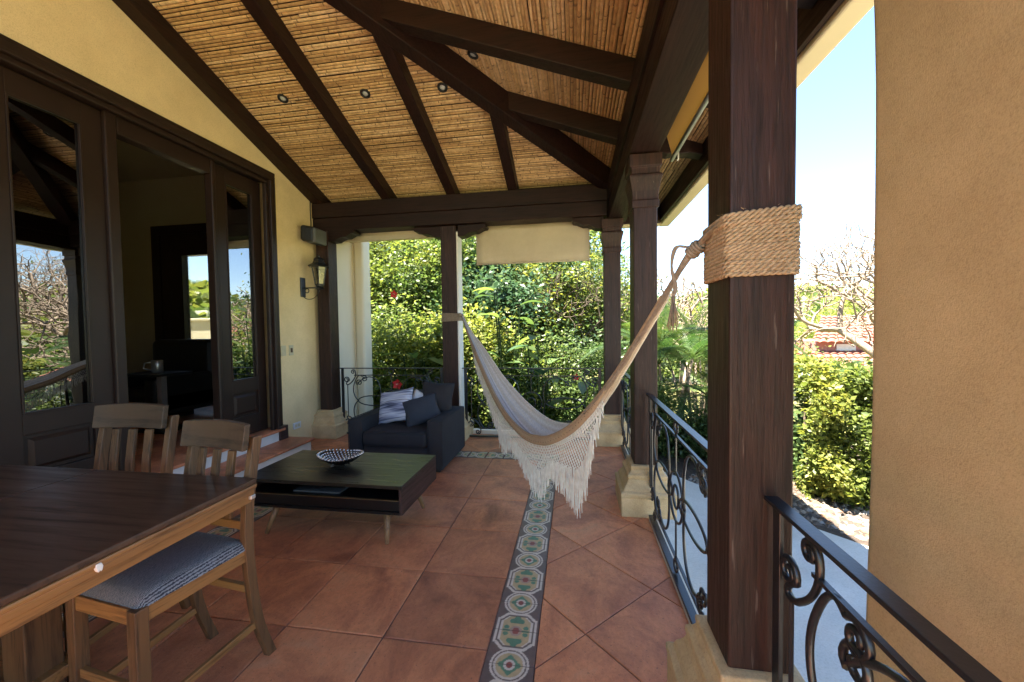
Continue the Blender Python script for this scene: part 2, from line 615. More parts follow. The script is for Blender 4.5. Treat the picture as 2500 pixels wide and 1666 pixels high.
def bez(p0, p1, p2, p3, n=16):
    out = []
    for i in range(n + 1):
        t = i / n
        out.append(tuple((1 - t) ** 3 * a + 3 * (1 - t) ** 2 * t * b + 3 * (1 - t) * t * t * c + t ** 3 * d for a, b, c, d in zip(p0, p1, p2, p3)))
    return out


def catmull(P, n=8):
    P = [Vector(p) for p in P]
    Q = [P[0] * 2 - P[1]] + P + [P[-1] * 2 - P[-2]]
    out = []
    for i in range(1, len(Q) - 2):
        for k in range(n):
            t = k / n
            a, b_, c, d = Q[i - 1], Q[i], Q[i + 1], Q[i + 2]
            out.append(0.5 * ((2 * b_) + (c - a) * t + (2 * a - 5 * b_ + 4 * c - d) * t * t + (3 * b_ - a - 3 * c + d) * t ** 3))
    out.append(P[-1])
    return out


# ================================================================== FLOOR
X0, X1 = -3.86, 0.60         # house wall, terrace edge
YF = 5.72                    # far edge of terrace
floor_o = MB().box(X0, X1, -3.0, YF, -0.62, -0.008).build("terrace_floor", M['grout'])
tag(floor_o, kind='structure')


def clip(poly, a, b, c):
    """keep a*x+b*y<=c"""
    out = []
    for i in range(len(poly)):
        p, q = poly[i], poly[(i + 1) % len(poly)]
        dp, dq = a * p[0] + b * p[1] - c, a * q[0] + b * q[1] - c
        if dp <= 0: out.append(p)
        if dp * dq < 0:
            t = dp / (dp - dq)
            out.append((p[0] + (q[0] - p[0]) * t, p[1] + (q[1] - p[1]) * t))
    return out


def tile_obj(poly, name="floor_tile"):
    cx = sum(p[0] for p in poly) / len(poly)
    cy = sum(p[1] for p in poly) / len(poly)
    g, ch = 0.004, 0.004
    def inset(k):
        return [(cx + (x - cx) * (1 - k / max(0.05, math.hypot(x - cx, y - cy))), cy + (y - cy) * (1 - k / max(0.05, math.hypot(x - cx, y - cy)))) for x, y in poly]
    dz = random.uniform(-0.0012, 0.0012)
    rings = [(inset(g * 1.2), -0.02), (inset(g * 1.2), -0.003 + dz), (inset(g * 1.2 + ch * 1.4), 0.0 + dz)]
    n = len(poly)
    vs = [(x - cx, y - cy, z) for ring, z in rings for x, y in ring]
    fs = [(k * n + i, k * n + (i + 1) % n, (k + 1) * n + (i + 1) % n, (k + 1) * n + i) for k in range(2) for i in range(n)]
    fs.append(tuple(2 * n + i for i in range(n)))
    b = MB()
    b.add(vs, fs)
    o = b.build(name, M['terra'])
    o.parent = floor_o
    o.location = (cx, cy, 0)
    return o


GS, GX, GY = 0.5604, -0.4389, 1.8412
SW = 0.2416
XL1 = GX - 4 * GS             # right edge of the left border strip
XL0 = XL1 - SW
YB0 = GY + 5 * GS             # far border strip
YB1 = YB0 + SW
YN = GY - 6 * GS
# straight field
for i in range(4):
    for j in range(-6, 5):
        x0, y0 = GX - (i + 1) * GS, GY + j * GS
        tile_obj([(x0, y0), (x0 + GS, y0), (x0 + GS, y0 + GS), (x0, y0 + GS)])
# diagonal perimeter
DS = 0.8183


def diag_field(xa, xb, ya, yb):
    for i in range(-14, 14):
        for j in range(-14, 14):
            cx = 0.0457 + (i + j) * DS / 2
            cy = 2.8303 + DS / 2 + (j - i) * DS / 2
            if not (xa - DS < cx < xb + DS and ya - DS < cy < yb + DS): continue
            p = [(cx - DS / 2, cy), (cx, cy - DS / 2), (cx + DS / 2, cy), (cx, cy + DS / 2)]
            for a, b_, c in ((-1, 0, -xa), (1, 0, xb), (0, -1, -ya), (0, 1, yb)):
                p = clip(p, a, b_, c)
                if len(p) < 3: break
            if len(p) < 3: continue
            ar = abs(sum(p[k][0] * p[(k + 1) % len(p)][1] - p[(k + 1) % len(p)][0] * p[k][1] for k in range(len(p)))) / 2
            if ar > 0.004: tile_obj(p)


diag_field(GX + SW, X1, YN, YB1)
diag_field(X0, X1, YB1, YF)
diag_field(X0, XL0, YN, YB1)

# printed border tiles
T = 0.2103


def print_tile_mesh(flip):
    """from circle centre (v=0) to octagon centre (v=1)"""
    N = 56
    W = SW
    BG, WH, TAN, GR, RD, DKL = (0.15, 0.095, 0.08), (0.66, 0.54, 0.42), (0.52, 0.36, 0.18), (0.11, 0.22, 0.13), (0.30, 0.075, 0.06), (0.16, 0.105, 0.085)
    b = MB()
    cols, vs, fs = [], [], []
    for j in range(N + 1):
        for i in range(N + 1):
            u = (i / N - 0.5) * W / T
            v = j / N
            if flip: v = 1 - v
            # circle medallion at v=0
            r = math.hypot(u, v)
            c = BG
            # octagon medallion about v=1
            w = 1 - v
            au = abs(u)
            body = max(au / 0.50, w / 0.60, (au + w * 0.95) / 0.86)
            step = max(au / 0.52, w / 0.40)
            d = min(body, step)
            if d < 1.0: c = WH
            if d < 0.88: c = DKL
            if d < 0.80: c = WH
            e = math.hypot(u / 0.40, w / 0.50)
            if max(au / 0.36, w / 0.47, (au + w) / 0.66) < 1: c = TAN
            ang = math.atan2(w, u)
            if w > 0.24 and ((au - 0.10) ** 2 + (w - 0.31) ** 2 < 0.0085 or au ** 2 + (w - 0.40) ** 2 < 0.008 or (au < 0.03 and w < 0.4)): c = GR
            if (au - 0.25) ** 2 * 0.8 + (w - 0.10) ** 2 < 0.004 or (au < 0.34 and w < 0.018 + 0.02 * (0.34 - au) and au > 0.12): c = GR
            if math.hypot(u, w) < 0.16: c = (0.42, 0.27, 0.2)
            if math.hypot(u, w * 0.8) < 0.085: c = RD
            if r < 0.455: c = WH
            if r < 0.405: c = DKL
            if r < 0.372: c = WH
            if r < 0.315: c = TAN
            a4 = math.atan2(v, u)
            if r < 0.165 + 0.085 * abs(math.cos(2 * a4)) + 0.02 * math.cos(8 * a4): c = GR
            if r < 0.135: c = WH
            if r < 0.08: c = RD
            if au * T > W / 2 - 0.006 or False: c = BG
            vs.append(((i / N - 0.5) * (W - 0.004), (j / N - 0.5) * (T - 0.0025), 0.0))
            cols.append((*c, 1))
    for j in range(N):
        for i in range(N):
            a = j * (N + 1) + i
            fs.append((a, a + 1, a + N + 2, a + N + 1))
    b.add(vs, fs, cols)
    # skirt
    hx, hy = (W - 0.004) / 2, (T - 0.0025) / 2
    b.add([(-hx, -hy, 0), (hx, -hy, 0), (hx, hy, 0), (-hx, hy, 0), (-hx, -hy, -.02), (hx, -hy, -.02), (hx, hy, -.02), (-hx, hy, -.02)],
          [(0, 4, 5, 1), (1, 5, 6, 2), (2, 6, 7, 3), (3, 7, 4, 0)], (*BG, 1))
    o = b.build("border_tile", M['print'], fix=False)
    return o


bt = [print_tile_mesh(False), print_tile_mesh(True)]
for o in bt: o.parent = floor_o
used = [False, False]


def put_border(x, y, rot, k):
    o = bt[k] if not used[k] else bt[k].copy()
    if used[k]: C.objects.link(o)
    used[k] = True
    o.location = (x, y, 0.0)
    o.rotation_euler = (0, 0, rot)


y = 1.77
k0 = 0
ys = []
kk = -14
while 1.77 + kk * T + T / 2 < YB0:
    yc = 1.77 + (kk + 0.5) * T
    if yc > YN:
        put_border(GX + SW / 2, yc, 0, kk % 2)
        put_border(XL0 + SW / 2, yc, 0, (kk + 1) % 2)
    kk += 1
n = int((GX + SW - XL0) / T)
for i in range(n):
    put_border(XL0 + (i + 0.5) * (GX + SW - XL0) / n, YB0 + SW / 2, R(90), i % 2)

# curb / terrace outer base
tag(MB().box(X1 + 0.002, X1 + 0.10, -3, YF + 0.1, -0.62, -0.012).box(X0, X1, YF + 0.002, YF + 0.1, -0.62, 0.06).build("terrace_curb", M['cream'], bevel=0.01), kind='structure')

# ================================================================== HOUSE
house = thing("house", (-3.9, 3.0, 0), "yellow and cream stucco house whose open patio doors face the terrace", "house")
DY0, DY1, DZ0, DZ1 = 0.0, 4.60, 0.33, 3.66
w = MB()
w.box(-4.10, X0, DY1 - 0.0, 5.60, -0.6, 5.6)            # between doors and post
w.box(-4.10, X0, DY0, DY1, DZ1, 5.6)                    # above the doors
w.box(-4.10, X0, -3.0, DY0, -0.6, 5.6)
w.build("wall", M['stucco'], house)
MB().box(-4.10, X0, DY0, DY1, -0.6, 0.30).build("plinth_wall", M['white'], house)
# corner pier beyond the terrace (cream) with the rounded quoin
pw = MB().box(-4.12, -3.86, 5.61, 6.4, -0.9, 5.6)
pw.box(-12.0, -7.9, 6.4, 6.65, -0.9, 5.6).box(-6.1, -3.84, 6.4, 6.65, -0.9, 5.6).box(-7.9, -6.1, 6.4, 6.65, 3.62, 5.6)
pw.box(-12.0, -11.8, -3, 6.4, -0.9, 5.6)
pw.build("garden_wall_face", M['cream'], house)
MB().box(-3.836, -3.66, 6.38, 6.66, -0.9, 5.6).build("corner_pilaster", M['cream'], house, bevel=0.05, seg=4)
# interior shell
rm = MB()
rm.box(-10.12, -10.0, -0.1, 6.4, 0.33, 4.5)
rm.box(-10.0, -7.9, 6.28, 6.397, 0.33, 4.5).box(-6.1, -4.1, 6.28, 6.397, 0.33, 4.5).box(-7.9, -6.1, 6.28, 6.397, 3.62, 4.5)
rm.box(-10.0, -4.1, -0.2, -0.1, 0.33, 4.5)
rm.box(-10.1, -4.1, -0.2, 6.4, 4.5, 4.6)
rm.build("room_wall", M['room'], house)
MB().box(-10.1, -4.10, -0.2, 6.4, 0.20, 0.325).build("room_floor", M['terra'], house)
MB().box(-9.5, -8.6, 6.25, 6.279, 0.33, 3.6).build("doorway_dark_panel", M['inside'], house)  # black panel stands in for the shade inside an open doorway
# house roof mass (only its shade matters, but it stands there)
rf = MB()
rf.add([(-12.4, -3.2, 5.6), (-3.5, -3.2, 5.6), (-3.5, 6.9, 5.6), (-12.4, 6.9, 5.6), (-8.0, 0.5, 6.4), (-8.0, 3.0, 6.4)],
       [(0, 1, 2, 3), (0, 1, 4), (1, 2, 5, 4), (2, 3, 5), (3, 0, 4, 5)])
rf.build("roof", M['roof_red'], house)
# back glass door of the room
bd = MB()
bd.box(-7.9, -7.72, 6.26, 6.42, 0.33, 3.62).box(-6.28, -6.1, 6.26, 6.42, 0.33, 3.62).box(-7.72, -6.28, 6.26, 6.42, 3.45, 3.62)
bd.box(-7.72, -7.26, 6.28, 6.40, 0.33, 3.45).box(-6.55, -6.28, 6.28, 6.40, 0.33, 3.45)
bd.box(-7.26, -6.55, 6.28, 6.40, 3.05, 3.45).box(-7.26, -6.55, 6.28, 6.40, 0.33, 0.75)
bdo = bd.build("back_door", M['door'], house)
MB().box(-7.26, -6.55, 6.355, 6.365, 0.75, 3.05).build("pane", M['clear'], bdo)
g = tag(MB().box(-16, -5.9, 9.4, 9.6, -0.9, 1.93).box(-16.05, -5.85, 9.36, 9.64, 1.93, 2.0).build("boundary_wall", M['cream'], bevel=0.01),
        "low cream boundary wall seen through the far room's glass door", "wall")

# ---- steps
st = thing("door_steps", (-3.65, 3.0, 0), "two terracotta topped steps with white risers below the patio doors", "steps")
MB().box(X0 + 0.001, -3.47, 1.2, 4.64, 0.0, 0.145).build("riser", M['white'], st)
ln = 3.48 / 6
for i in range(6):
    MB().box(X0 + 0.002, -3.43, 1.2 + i * ln + 0.002, 1.2 + (i + 1) * ln - 0.002, 0.146, 0.18).build("tread_tile", M['terra'], st, bevel=0.012, seg=3)
MB().box(X0 + 0.001, -3.80, 1.2, 4.56, 0.181, 0.295).build("upper_riser", M['white'], st)
for i in range(6):
    MB().box(-4.098, -3.765, 1.2 + i * 0.56 + 0.002, 1.2 + (i + 1) * 0.56 - 0.002, 0.301, 0.332).build("threshold_tile", M['terra'], st, bevel=0.01, seg=3)

# ---- patio doors
dr = thing("patio_door", (-3.86, 3.2, 0.33), "dark brown patio door unit, glass leaves either side of an open gap", "door")
cs = MB()
for k, (a, t) in enumerate(((0.0, 0.022), (0.045, 0.048), (0.10, 0.066), (0.135, 0.03))):
    wdt = (0.045, 0.055, 0.035, 0.045)[k]
    o1, o2 = DZ1 - a, DZ1 - a - wdt
    cs.box(X0 - 0.02, X0 + t, DY0, DY1 - a, o2, o1)
    cs.box(X0 - 0.02, X0 + t, DY1 - a - wdt, DY1 - a, DZ0 - 0.02, o2)
cs.build("casing", M['door'], dr, bevel=0.008)
MB().box(X0 - 0.01, X0 + 0.085, DY1 - 0.13, DY1 + 0.012, 0.182, 0.36).build("casing_foot", M['coffee_side'], dr, bevel=0.004)
LX = -3.97    # plane of the leaves


def leaf(y0, y1, zt, gl0, gl1, x=LX, label=None):
    """a door leaf with one pane and a raised lower panel"""
    st_l, st_r = gl0 - y0, y1 - gl1
    f = MB()
    f.box(x - 0.025, x + 0.025, y0, gl0, 0.345, zt)
    f.box(x - 0.025, x + 0.025, gl1, y1, 0.345, zt)
    f.box(x - 0.0249, x + 0.0249, gl0, gl1, zt - 0.17, zt)
    f.box(x - 0.0249, x + 0.0249, gl0, gl1, 0.87, 1.02)
    f.box(x - 0.0249, x + 0.0249, gl0, gl1, 0.345, 0.58)
    f.box(x - 0.01, x + 0.004, gl0, gl1, 0.58, 0.87)
    d = f.build("door_leaf", M['door'], dr, bevel=0.004)
    MB().box(x - 0.004, x + 0.004, gl0, gl1, 1.02, zt - 0.17).build("glass", M['glass'], d)
    bd_ = MB()
    for (a, b_, c, e) in ((gl0, gl1, 1.02, 1.035), (gl0, gl1, zt - 0.185, zt - 0.17), (gl0, gl0 + 0.014, 1.035, zt - 0.185), (gl1 - 0.014, gl1, 1.035, zt - 0.185)):
        bd_.box(x + 0.005, x + 0.032, a, b_, c, e)
    bd_.build("glazing_bead", M['door'], d, bevel=0.003)
    pm = MB()
    a, b_, c, e = gl0 + 0.03, gl1 - 0.03, 0.61, 0.84
    pm.add([(x + .005, a, c), (x + .005, b_, c), (x + .005, b_, e), (x + .005, a, e), (x + .024, a + .025, c + .025), (x + .024, b_ - .025, c + .025), (x + .024, b_ - .025, e - .025), (x + .024, a + .025, e - .025)],
           [(4, 5, 6, 7), (0, 1, 5, 4), (1, 2, 6, 5), (2, 3, 7, 6), (3, 0, 4, 7)])
    pm.build("raised_panel", M['door'], d)
    return d


leaf(0.30, 1.15, 3.49, 0.48, 0.98)
leaf(1.16, 1.92, 3.49, 1.35, 1.75)
leaf(2.02, 2.77, 3.49, 2.20, 2.63)
leaf(3.80, 4.46, 3.49, 3.95, 4.33)
fr = MB()
fr.box(LX - 0.06, LX + 0.06, 2.772, 2.86, 0.34, 3.50)      # jambs of the opening
fr.box(LX - 0.03, LX + 0.07, 3.745, 3.795, 0.34, 3.50)
fr.box(LX - 0.058, LX + 0.058, 2.862, 3.743, 3.34, 3.50)
fr.box(LX - 0.10, LX - 0.065, 2.70, 2.90, 0.34, 3.46)
fr.build("opening_frame", M['door'], dr, bevel=0.01)
MB().box(LX - 0.08, X0 - 0.021, 0.0, 4.46, 3.502, 3.60).build("head_rail", M['door'], dr, bevel=0.006)

# furniture in the dark room
RX = -0.25
rc = thing("recliner", (-5.9, 4.9, 0.33), "black high backed recliner in the dark room beyond the open door", "armchair")
q = MB().box(-6.75, -5.60, 4.5, 5.4, 0.45, 0.80)
q.build("seat", M['black'], rc, bevel=0.08, seg=4)
MB().box(-6.75, -6.55, 4.4, 5.3, 0.45, 1.0).build("armrest", M['black'], rc, bevel=0.06, seg=4)
MB().box(-5.80, -5.60, 4.4, 5.3, 0.45, 1.0).build("armrest", M['black'], rc, bevel=0.06, seg=4)
bk = MB().box(-6.75, -5.62, 5.25, 5.5, 0.6, 1.50)
bk.build("backrest", M['black'], rc, bevel=0.1, seg=4)
MB().box(-6.5, -5.9, 4.7, 5.2, 0.33, 0.45).build("base", M['black'], rc)
sdt = thing("side_table", (-5.35, 4.33, 0.33), "small dark table with a pale metal leg just inside the open door", "table")
MB().box(-5.75, -5.15, 4.10, 4.55, 1.05, 1.08).build("tabletop", M['black'], sdt, bevel=0.004)
MB().box(-5.37, -5.30, 4.25, 4.32, 0.35, 1.05).build("leg", M['steel'], sdt)
MB().box(-5.6, -5.1, 4.1, 4.5, 0.33, 0.35).build("base", M['black'], sdt)
mug = thing("mug", (-5.45, 4.33, 1.08), "grey steel mug with a handle on the small table indoors", "mug")
MB().lathe([(0.05, 1.082), (0.06, 1.09), (0.062, 1.24), (0.056, 1.245), (0.05, 1.10)], -5.45, 4.33, 16).build("cup", M['steel'], mug, smooth=True)
MB().tube([(-5.50, 4.30, 1.22), (-5.56, 4.26, 1.21), (-5.57, 4.25, 1.14), (-5.50, 4.30, 1.11)], 0.009, 6).build("handle", M['steel'], mug, smooth=True)

# ================================================================== POSTS / BEAMS
STONE_PROF = [(0.125, 0.0), (0.125, 0.16), (0.13, 0.175), (0.13, 0.20), (0.105, 0.215), (0.095, 0.24), (0.072, 0.27), (0.06, 0.30), (0.066, 0.31), (0.066, 0.335), (0.045, 0.35), (0.03, 0.375), (0.035, 0.385), (0.035, 0.405), (0.01, 0.41)]


def post(x0, x1, y0, y1, label, zt=3.04, capital=True, scale=1.0):
    cx, cy, hx, hy = (x0 + x1) / 2, (y0 + y1) / 2, (x1 - x0) / 2, (y1 - y0) / 2
    t = thing("wooden_post", (cx, cy, 0), label, "post", "dark timber posts on stone bases")
    MB().box(x0, x1, y0, y1, 0.39, zt).build("shaft", M['post'], t, bevel=0.008, seg=2)
    MB().loft_sq([(o * scale, z) for o, z in STONE_PROF], cx, cy, hx, hy).build("stone_base", M['stone'], t, bevel=0.006, seg=2)
    if capital:
        MB().loft_sq([(0.002, 2.60), (0.014, 2.605), (0.014, 2.66), (0.008, 2.67), (0.008, 2.69), (0.012, 2.74), (0.024, 2.80), (0.036, 2.85), (0.036, 2.87), (0.018, 2.88), (0.018, 2.93), (0.034, 2.94), (0.034, 3.04)],
                     cx, cy, hx, hy).build("capital", M['post'], t, bevel=0.004)
    return t


post(0.52, 0.722, 1.415, 1.64, "thick timber post wrapped in tan rope beside the tan wall", capital=False)
post(0.507, 0.70, 3.45, 3.69, "timber post midway along the side railing, next behind the rope wrapped post")
pc = post(0.408, 0.625, 5.40, 5.62, "timber post at the terrace corner behind the hammock's right end")
pm_ = post(-1.89, -1.66, 5.42, 5.64, "timber post behind the armchair with the hammock's far end tied on", capital=False, zt=3.085)
pl_ = post(-3.80, -3.60, 5.32, 5.54, "timber post against the yellow wall under the wall lantern", capital=False, zt=3.085)
# added white strip paints the sky's reflection on the hammock post's right face
MB().box(-1.659, -1.635, 5.43, 5.63, 0.41, 3.0).build("sky_glint_strip", M['white'], pm_, bevel=0.003)


def corbel(cx, side, y0, y1, par):
    """ogee bracket under the far beam, from the post face at cx outwards"""
    P = [(0, 3.088), (0.40, 3.088), (0.42, 3.06), (0.405, 3.035), (0.36, 3.03), (0.32, 3.01), (0.27, 2.985), (0.21, 2.985), (0.15, 2.965), (0.10, 2.935), (0.0, 2.93)]
    MB().prism([(cx + side * a, z) for a, z in P], 'xz', y0, y1).build("corbel", M['beam_x'], par, bevel=0.005)


corbel(-1.635, 1, 5.43, 5.62, pm_)
corbel(-1.89, -1, 5.43, 5.62, pm_)
corbel(-3.60, 1, 5.33, 5.52, pl_)
corbel(0.408, -1, 5.41, 5.60, pc)

bmf = thing("roof_beam", (-1.7, 5.47, 3.09), "long dark beam across the far end under the cane ceiling", "beam", "main roof beams")
MB().box(-3.86, 0.448, 5.35, 5.60, 3.09, 3.28).build("lower_timber", M['beam_x'], bmf, bevel=0.006)
MB().box(-3.86, 0.448, 5.335, 5.61, 3.284, 3.50).build("upper_timber", M['beam_x'], bmf, bevel=0.006)
bmr = thing("roof_beam", (0.58, 1.3, 3.05), "dark beam over the side railing posts, running toward the viewer", "beam", "main roof beams")
MB().box(0.47, 0.715, -0.7, 5.62, 3.05, 3.26).build("lower_timber", M['beam_y'], bmr, bevel=0.006)
MB().box(0.45, 0.73, -0.7, 5.63, 3.264, 3.50).build("upper_timber", M['beam_y'], bmr, bevel=0.006)

# ================================================================== ROOF
roof = thing("terrace_roof", (-1.5, 2.0, 3.5), "hipped terrace roof lined with split cane between dark rafters", "roof")
SL = 0.37
XE, YE = 1.34, 6.24           # eave


def zA(y): return 3.50 + SL * (5.35 - y)      # rafter underside, far slope
def zB(x): return 3.50 + SL * (0.45 - x)      # rafter underside, side slope
RD_ = 0.19


def tail_poly(c0, c1, zf, sgn):
    pass


def rafter_far(xc, w=0.13, top=None):
    ytop = max(xc + 4.9 + 0.03, 0.9) if top is None else top
    P = []
    # underside with shaped tail beyond the beam
    P += [(ytop, zA(ytop)), (5.80, zA(5.80)), (5.88, zA(5.88) + 0.03), (5.95, zA(5.95) + 0.035), (6.05, zA(6.05) + 0.07), (6.18, zA(6.18) + 0.085)]
    P += [(6.18, zA(6.18) + RD_), (ytop, zA(ytop) + RD_)]
    MB().prism(P, 'yz', xc - w / 2, xc + w / 2).build("rafter", M['beam_y'], roof, bevel=0.006)


def rafter_side(yc, w=0.14):
    xtop = min(yc - 4.9 - 0.03, 0.3)
    xtop = max(xtop, -3.86)
    P = [(xtop, zB(xtop)), (0.94, zB(0.94)), (1.0, zB(1.0) + 0.03), (1.06, zB(1.06) + 0.035), (1.14, zB(1.14) + 0.07), (1.27, zB(1.27) + 0.085)]
    P += [(1.27, zB(1.27) + RD_), (xtop, zB(xtop) + RD_)]
    MB().prism(P, 'xz', yc - w / 2, yc + w / 2).build("rafter", M['beam_x'], roof, bevel=0.006)


rafter_far(-3.78, 0.155)
for x in (-2.68, -1.70, -0.82): rafter_far(x)
for y in (4.20, 3.26, 2.30, 1.36, 0.42, -0.52): rafter_side(y)
rafter_side(5.15, 0.1) if False else None
hipm = MB()
hd = Vector((-1, -1, SL)).normalized()
A = Vector((1.25, 6.15, 3.44 - 0.37 * 0.8 + 0.10))
B = A + Vector((-1, -1, SL)) * 5.1
hipm.bar(A, B, 0.155, 0.24)
hipm.build("hip_rafter", M['beam_y'], roof, bevel=0.008)
# fascias and eaves
fz = zB(1.3) - 0.02
MB().box(1.272, 1.31, -0.7, 6.215, fz, fz + 0.23).build("fascia", M['beam_y'], roof, bevel=0.004)
MB().box(-3.86, 1.27, 6.182, 6.215, fz, fz + 0.23).build("fascia", M['beam_x'], roof, bevel=0.004)
gt = MB()
gt.box(1.312, 1.46, -0.7, 6.36, fz - 0.03, fz + 0.17)
gt.box(-3.86, 1.311, 6.217, 6.36, fz - 0.0299, fz + 0.1699)
gt.build("eave_board", M['gutter'], roof, bevel=0.02, seg=3)

# roof decking above the canes
dk = MB()
o = 0.055
dk.add([(-3.86, 6.36, zA(6.36) + RD_ + o), (1.46, 6.36, zA(6.36) + RD_ + o), (-3.86, 1.04, zA(1.04) + RD_ + o), (1.46, -0.7, zB(1.46) + RD_ + o), (-3.86, -0.7, zB(-3.86) + RD_ + o)],
       [(0, 1, 2), (1, 3, 4, 2)])
deck = dk.build("roof_deck", simple("brown roof board", (0.06, 0.032, 0.016), rough=0.8), roof)
md = deck.modifiers.new("solid", 'SOLIDIFY')
md.thickness = 0.12
md.offset = 1
# make sure thickness goes upwards
if deck.data.polygons[0].normal.z < 0:
    deck.data.flip_normals()


# ---- canes
def cane_geo(L, r, rnd, tone, full=True):
    """a cane along +x from 0 to L, lower half only: 5 points per ring"""
    rings = [(0.0, r, 0.25)]
    x = rnd.uniform(0.03, 0.25)
    while x < L - 0.02:
        rings += [(x - 0.008, r, 0.0), (x - 0.002, r * 1.10, 0.8), (x + 0.003, r * 1.06, 0.7), (x + 0.009, r * 0.99, 0.05)]
        x += rnd.uniform(0.22, 0.42)
    rings.append((L, r, 0.25))
    vs, cs_ = [], []
    for (xx, rr, dkk) in rings:
        for k in range(5):
            a = math.pi + math.pi * k / 4
            vs.append((xx, rr * math.cos(a), rr * math.sin(a)))
            cs_.append((tone, dkk, 0, 1))
    fs = []
    for i in range(len(rings) - 1):
        for k in range(4):
            fs.append((i * 5 + k, i * 5 + k + 1, (i + 1) * 5 + k + 1, (i + 1) * 5 + k))
    fs.append((4, 3, 2, 1, 0))
    e = (len(rings) - 1) * 5
    fs.append((e, e + 1, e + 2, e + 3, e + 4))
    return vs, fs, cs_


rc_ = random.Random(11)
CR = 0.0142
PITCH = 0.0320                # along slope
cosS = 1 / math.sqrt(1 + SL * SL)
# shared variants, 1 m long
var = []
for k in range(8):
    vs, fs, cl = cane_geo(1.0, CR, rc_, 0.0)
    b = MB(); b.add(vs, fs, cl)
    o = b.build("cane", M['cane'], fix=False, smooth=False)
    var.append(o)
far_mass, side_mass = MB(), MB()
cand = []
# side slope: canes along y at fixed x
x = XE - 0.02
while x > -3.86:
    yhip = min(x + 4.9, 6.2)
    if x + 4.9 > -3:
        y = yhip - rc_.uniform(0, 0.02)
        while y > -0.62:
            L = min(rc_.choice((0.6, 1.1, 1.6, 2.1)) * rc_.uniform(0.8, 1.2), y + 0.7)
            if L < 0.06: break
            jit = rc_.uniform(-0.0025, 0.0025)
            cand.append((x + jit, y, L, zB(x) + RD_ + 0.015 + rc_.uniform(-0.004, 0.004)))
            y -= L + rc_.uniform(0.001, 0.006)
    x -= PITCH * cosS
# the 300 that show largest: bays in front of the camera
def size_key(c):
    x, y, L, z = c
    ym = y - L / 2
    if not (1.9 < ym < 5.0 and -1.9 < x < 0.44): return 1e9
    # skip hidden behind timbers
    return ym + abs(x) * 0.2
cand.sort(key=size_key)
first = set()
for i, (x, y, L, z) in enumerate(cand):
    ang = math.atan2(1, 0)
    if i < 292 and size_key(cand[i]) < 1e8:
        k = i % 8
        o = var[k] if k not in first else var[k].copy()
        if k in first: C.objects.link(o)
        first.add(k)
        o.parent = roof
        # local +x -> world -y
        o.rotation_euler = (0, 0, R(-90) + rc_.uniform(-0.003, 0.003))
        o.scale = (L, rc_.uniform(0.95, 1.1), 1)
        o.location = Vector((x, y, z)) - roof.location
    else:
        r_ = CR * rc_.uniform(0.92, 1.1)
        vs, fs, cl = cane_geo(L, r_, rc_, rc_.random())
        side_mass.add([(x + v[1], y - v[0], z + v[2]) for v in vs], [f[::-1] for f in fs], cl)
y = YE - 0.04
while y > 1.0:
    xh = min(y - 4.9, 1.3)
    x = -3.86
    while x < xh - 0.02:
        L = min(rc_.choice((0.7, 1.2, 1.9, 2.6)) * rc_.uniform(0.8, 1.2), xh - x)
        r_ = CR * rc_.uniform(0.92, 1.1)
        vs, fs, cl = cane_geo(L, r_, rc_, rc_.random())
        z = zA(y) + RD_ + 0.015 + rc_.uniform(-0.004, 0.004)
        jy = rc_.uniform(-0.0014, 0.0014)
        tl = rc_.uniform(-0.0015, 0.0015)
        far_mass.add([(x + v[0], y + jy + v[1] + tl * v[0], z + v[2]) for v in vs], fs, cl)
        x += L + rc_.uniform(0.001, 0.006)
    y -= PITCH * cosS
tag(side_mass.build("cane_lining", M['cane'], roof, fix=False), kind='stuff')
tag(far_mass.build("cane_lining", M['cane'], roof, fix=False), kind='stuff')

# ---- downlights
def downlight(x, y, slope, label):
    z = (zA(y) if slope == 'A' else zB(x)) + RD_ - 0.012
    t = thing("downlight", (x, y, z), label, "ceiling light", "recessed lights in the cane ceiling")
    MB().lathe([(0.030, z + 0.02), (0.034, z), (0.052, z - 0.002), (0.056, z + 0.008), (0.056, z + 0.03)], x, y, 24, cap=False).build("ring", M['black'], t, smooth=True)
    MB().lathe([(0.0, z + 0.006), (0.012, z + 0.002), (0.031, z + 0.010), (0.031, z + 0.02)], x, y, 20, cap=False).build("lens", M['grille'], t, smooth=True)
    if slope == 'A': t.rotation_euler = (R(-20.3), 0, 0)
    else: t.rotation_euler = (0, R(20.3), 0)


downlight(-3.184, 3.969, 'A', "round downlight nearest the yellow wall, between first two rafters")
downlight(-2.225, 4.02, 'A', "round downlight between the second and third rafters from the wall")
downlight(-1.357, 4.05, 'A', "round downlight tucked beside the diagonal hip rafter")
downlight(-0.925, 3.671, 'B', "round downlight on the steeper looking slope right of the hip rafter")

